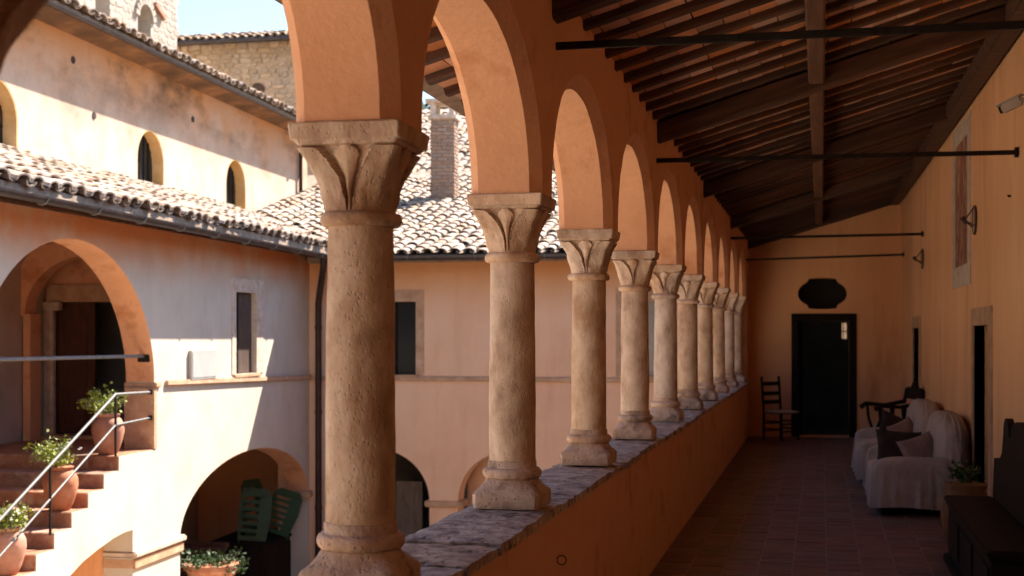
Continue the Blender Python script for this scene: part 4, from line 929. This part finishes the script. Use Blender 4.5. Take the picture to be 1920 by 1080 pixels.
MB().box(-.36, .36, -.36, .36, 2.05, 2.13).build('cap_slab', 'cream_stone', cm, bevel=.015)
ub = thing('upper_house', 'house behind the far wing with a steep pale tiled roof', 'house', (-7, 34, 0))
MB().box(-5.0, 8, 0, 5.8, GZ, 5.6).build('house_wall', 'mortar_pale', ub)
zU = lambda y: 5.62 + .46 * (y + .4)
rU = MB().add([(x, y, zU(y) - d) for d in (0, .12) for (x, y) in ((-5.3, -.38), (8.4, -.38), (8.4, 5.6), (-5.3, 5.6))], [(0, 1, 2, 3), (7, 6, 5, 4), (0, 4, 5, 1), (1, 5, 6, 2), (2, 6, 7, 3), (3, 7, 4, 0)]).build('roof', 'tile_low', ub)
tile_roof(rU, (-5.3, -.42, zU(-.42)), (1, 0, 0), Vector((0, 1, .46)).normalized(), 40, 19, lambda p: True)
MB().box(.1, .75, 1.2, 1.7, zU(1.2) - .2, zU(1.2) + .75).build('vent_stack', 'brick', ub, bevel=.02)
MB().box(.03, .82, 1.13, 1.77, zU(1.2) + .75, zU(1.2) + .83).build('stack_cap', 'cream_stone', ub, bevel=.02)
rb = thing('rubble_house', 'rubble stone building with tiled eaves behind the church roof', 'building', (-15.2, 36, 0))
MB().box(-3.45, 2.75, .05, 2.4, GZ, 9.93).build('core_wall', 'mortar_pale', rb)
rubble(rb, lambda a, b: (a, .05, b), -3.45, 2.6, 7.1, 9.84, .135, .27, RUB, 'rubble', skip=lambda a, b: abs(a + .06) < .2 and abs(b - 8.55) < .2, proud=.03)
MB().plate([[(-.06 + .2 * math.cos(k * .628) * (1 + jit(.2)), 8.54 + .19 * math.sin(k * .628) * (1 + jit(.2))) for k in range(10)]], lambda a, b, t: (a, t, b), .02, .052).build('blocked_hole', 'brown_shutter', rb)
zR = lambda y: 9.83 + .28 * (y + .5)
rr = MB().add([(x, y, zR(y) - d) for d in (0, .1) for (x, y) in ((-3.8, -.46), (3.0, -.46), (3.0, 2.6), (-3.8, 2.6))], [(0, 1, 2, 3), (7, 6, 5, 4), (0, 4, 5, 1), (1, 5, 6, 2), (2, 6, 7, 3), (3, 7, 4, 0)]).build('roof', 'tile_low', rb)
tile_roof(rr, (-3.8, -.5, zR(-.5)), (1, 0, 0), Vector((0, 1, .28)).normalized(), 29, 6)
gut = MB().tube([(-3.9, -.56, 9.76), (3.0, -.56, 9.76)], .07, 10).build('gutter', 'gutter', rb, smooth=True)
tw = thing('bell_tower', 'pale stone bell tower with tall narrow arched openings at top left', 'tower', (-16, 30, 0), R(1.0))
def opn(c, h, top): return ell(c, h, top - h, h, 14, lo=6.6)
op = [opn(-1.10, .34, 11.6), opn(.97, .345, 9.72)]
MB().plate([[(-5.4, GZ), (2.79, GZ), (2.79, 15), (-5.4, 15)]] + op, lambda a, b, t: (t, a, b), -.04, -.7).build('tower_wall', 'rubble_pale', tw)
mb = MB(); mb.box(-6, -.5, 2.2, 2.75, GZ, 15); mb.box(-6, -5.5, -5.3, 2.7, GZ, 15); mb.box(-6, -.5, -5.38, -4.9, GZ, 15); mb.build('tower_sides', 'mortar_pale', tw)
MB().box(-1.3, -1.15, -4.8, 2.1, GZ, 14).build('inner_wall', 'trim', tw)
def tskip(a, b):
    for c, h, top in ((-1.10, .43, 11.68), (.97, .44, 9.82)):
        if abs(a - c) < h and b < top: return True
    return -4.0 < a < -2.75 and b > 8.4
rubble(tw, lambda a, b: (-.04, a, b), -5.3, 2.72, 7.4, 10.6, .15, .27, TOW, 'rubble_pale', skip=tskip, proud=.009)
for c, h, top in ((.97, .345, 9.72),):
    for k in range(9):
        t = math.pi * (k + .5) / 9; mx = Matrix.Rotation(t - math.pi / 2, 4, 'X'); o = MB().box(-.5, .03, -.07, .07, h, h + .2).build('voussoir', 'rubble_pale', tw, bevel=.01); mx.translation = Vector((0, c, top - h)); o.matrix_basis = mx
o = MB().box(-.02, .02, -3.95, -2.8, 8.42, 10.8).build('louvre_window', 'glass', tw)
for k in range(7): MB().box(.02, .035, -3.95, -2.8, 8.6 + k * .3, 8.64 + k * .3).build('glazing_bar', 'iron', o)
o = MB().bar((.02, 1.42, 9.85), (.02, 1.95, 9.6), .1, .10).build('timber_brace', 'step', tw)

# small tree above the far roof
tr = thing('distant_tree', 'small tree top showing above the rubble building roof', 'tree', (-20.6, 56, GZ))
MB().tube([(0, 0, 0), (.2, .1, 8), (.1, 0, 15.6)], [.3, .22, .08], 8).build('trunk', 'wood', tr)
mb = MB(); rnd = random.Random(12)
for k in range(420):
    c = Vector((rnd.gauss(.1, .7), rnd.gauss(0, .7), rnd.uniform(13.4, 16.4))); s_ = rnd.uniform(.08, .2); d = Vector((rnd.gauss(0, 1), rnd.gauss(0, 1), rnd.gauss(0, 1))).normalized(); e = d.orthogonal().normalized()
    mb.add([c + d * s_, c + e * s_ * .5, c - d * s_, c - e * s_ * .5], [(0, 1, 2, 3)])
mb.build('crown', 'leaf_dark', tr)

# ------------------------------------------------------------------ courtyard stair and things on it
st = thing('courtyard_stair', 'worn brick and stone stair rising to the arched landing at left', 'stair', LW(0, LY, GZ), TH3)
for k in range(0, 9):
    y1 = RUN if k == 0 else -RUN * k + RUN; z1 = LZ - RIS * k - GZ
    mb = MB(); n = 10; v = []
    y0 = -RUN * k; yb_ = y0 + (1.06 if k == 0 else RUN + .02)
    for i in range(n + 1):
        x = -2.48 + (2.472) * i / n; e = .01 * noise.noise(Vector((x * 4, k, 0))); z2 = z1 + .008 * noise.noise(Vector((x * 3, k, 5)))
        v += [(x, y0 + e, z1 - RIS - .02), (x, y0 + e, z2 - .012), (x, y0 + e + .014, z2), (x, yb_, z2), (x, yb_, z1 - RIS - .02)]
    f = [(i * 5 + q, i * 5 + (q + 1) % 5, (i + 1) * 5 + (q + 1) % 5, (i + 1) * 5 + q) for i in range(n) for q in range(5)] + [(4, 3, 2, 1, 0), tuple(n * 5 + q for q in range(5))]
    mb.add(v, f).build('step', 'step', st)
MB().box(-2.48, -.41, 1.065, 2.8, LZ - GZ - .1, LZ - GZ - .001).build('landing', 'step', st)
MB().plate([[(-4.6, GZ), (-3.3, GZ), (0, LZ - .55), (1.0, LZ - .55), (1.0, LZ - .25), (0.2, LZ - .25), (-3.3, LZ - .25 - 3.3 * RIS / RUN)]], lambda a, b, t: (t, a, b - GZ), -2.48, -.42).build('stair_vault', 'ochre', st)
# railing
rl_ = thing('stair_railing', 'thin grey iron railing along the courtyard stair', 'railing', LW(-.04, LY, LZ), TH3)
sl_ = RIS / RUN
def rz_(y, h): return sl_ * y + h
MB().tube([(0, 1.06, .76), (0, 0, .775), (0, -3.6, rz_(-3.6, .775))], .017, 8).build('top_rail', 'grey_iron', rl_, smooth=True, angle=80)
MB().tube([(0, 1.06, .42), (0, 0, .39), (0, -3.6, rz_(-3.6, .39))], .013, 8).build('mid_rail', 'grey_iron', rl_, smooth=True, angle=80)
for y in (0, -1.655, -3.3): MB().box(-.012, .012, y - .012, y + .012, rz_(y, 0) - .02 if y else 0, rz_(y, .775)).build('post', 'iron', rl_)
for z in (.76, .42): MB().box(-.03, .03, 1.02, 1.06, z - .03, z + .03).build('wall_fixing', 'iron', rl_)
JAR = [(.105, 0), (.115, .01), (.15, .09), (.185, .20), (.205, .30), (.20, .38), (.165, .45), (.135, .475), (.15, .49), (.155, .515), (.13, .52)]
for (y, x, k), lb, sd in zip(((15.62, -.24, 1), (14.42, -.22, 4), (13.22, -.2, 7)), ('uppermost terracotta jar on the stair landing with green plant', 'middle terracotta jar on the stair with pale green plant', 'lowest terracotta jar on the stair with white flowers, at the left edge'), (3, 8, 14)):
    yy = LY - RUN * (k - 1) + .16 if k > 1 else LY + .2
    zz = LZ - RIS * (k - 1)
    potplant('terracotta_jar', lb, LW(x, yy, zz), JAR, dict(n=620, rad=.29, hgt=.36, size=.045, droop=.3, lean=(-.2, 0)) if sd != 14 else dict(n=700, rad=.25, hgt=.24, size=.05), 'leaf', cat='potted plant', group='terracotta jars on the stair', flowers=0 if sd == 3 else (6 if sd == 8 else 40), seed=sd)
# arch tie rod, meter box, hand rail
tr_ = thing('arch_tie_rod', 'pale iron tie rod across the left arch with square black plate', 'tie rod', LW(-.13, 16.99, 1.42), TH3)
MB().tube([(0, -.06, 0), (0, -4.3, .02)], .022, 8).build('rod', 'grey_iron', tr_, smooth=True)
MB().box(-.085, .085, -.05, -.002, -.08, .08).build('anchor_plate', 'iron', tr_, bevel=.006)
bx_ = thing('meter_box', 'flat white metal meter box on the sunlit wall beside the window', 'box', LW(.003, 18.6, 1.06), TH3)
MB().box(0, .05, -.47, .47, .0, .42).build('case', 'white_box', bx_, bevel=.006); MB().box(.05, .056, -.44, .44, .03, .39).build('lid', 'white_box', bx_, bevel=.003)
hr = thing('wall_handrail', 'short black curled handrail end on the loggia back wall', 'handrail', LW(-2.42, 17.2, .95), TH3)
MB().tube([(0, -1.5, -.66), (0, -.12, -.03), (0, 0, 0), (0, .05, .03), (0, .03, .08), (0, -.02, .07)], .02, 8).build('rail', 'iron', hr, smooth=True); MB().tube([(-.08, -.1, -.05), (0, -.1, -.03)], .012, 6).build('bracket', 'iron', hr)

# ------------------------------------------------------------------ things under the ground floor arch
def garden_chair(label, loc, rz, rx, h=.95, ry=0):
    t = thing('garden_chair', label, 'chair', loc, 0, 'folded green garden chairs'); t.rotation_euler = (rx, ry, rz)
    out = [(-.24, 0), (.24, 0), (.29, h * .5), (.27, h * .86), (.2, h), (-.17, h), (-.25, h * .9), (-.27, h * .5)]
    slots = []
    for k in range(6):
        z = .08 + k * (h - .16) / 6; slots.append([(-.20, z), (.07, z), (.07, z + (h - .16) / 6 * .5), (-.20, z + (h - .16) / 6 * .5)])
    MB().plate([out] + slots, lambda a, b, q: (a, q + .12 * a * a, b), -.012, .012).build('backrest', 'green', t, bevel=.004)
    for x in (-.22, .22): MB().bar((x, .06, -.05), (x * .95, .04, h * .4), .03, .03, up=(0, 1, 0)).build('leg', 'green', t)
dk = thing('low_cupboard', 'dark wooden cupboard standing in the shadow under the ground arch', 'cupboard', LW(-.85, 23.2, GZ), TH3)
MB().box(-.5, .5, -.95, .95, 0, 1.38).build('carcass', 'dark_wood', dk, bevel=.008)
MB().box(-.54, .54, -.99, .99, 1.38, 1.43).build('cupboard_top', 'dark_wood', dk, bevel=.008)
for k in range(3): MB().box(.5, .52, -.88 + k * .6, -.32 + k * .6, .1, 1.3).build('cupboard_door', 'dark_wood', dk, bevel=.006)
garden_chair('green slatted folding chair standing on the dark cupboard, the left one', LW(-.62, 22.35, GZ + 1.46), R(22), R(-10), .90, R(6))
garden_chair('green slatted folding chair on the dark cupboard, the right one nearer the pier', LW(-.42, 22.98, GZ + 1.50), R(4), R(-14), .80, R(16))
garden_chair('narrow green folding chair seen edge on between the other two', LW(-.75, 22.9, GZ + 1.46), R(70), R(-6), 1.0)
cs = thing('dark_chest', 'dark reddish plank chest lying under the ground arch behind the planter', 'chest', LW(-.95, 19.8, GZ), TH3 + R(10))
for k in range(5): MB().box(-.75, .75, -.62 + k * .25, -.38 + k * .25, 1.45 + .05 * k, 1.52 + .05 * k).build('plank', 'door_wood', cs, bevel=.008)
MB().box(-.72, .72, -.6, .6, 0, 1.44).build('chest_body', 'dark_wood', cs)
wl = thing('well_head', 'low round stone well head under the planter', 'well', LW(.1, 18.75, GZ))
MB().lathe([(.55, 0), (.55, .1), (.47, .14), (.47, 1.1), (.54, 1.15), (.54, 1.28)], 28).build('well_ring', 'cream_stone', wl, smooth=True, angle=40)
potplant('planter', 'wide terracotta planter with trailing dark green plants below the arch', LW(.1, 18.75, GZ + 1.28), [(.24, 0), (.26, .02), (.36, .30), (.40, .33), (.40, .40), (.36, .405)], dict(n=900, rad=.55, hgt=.2, size=.06, droop=.5), 'leaf_dark', cat='planter', seed=21)
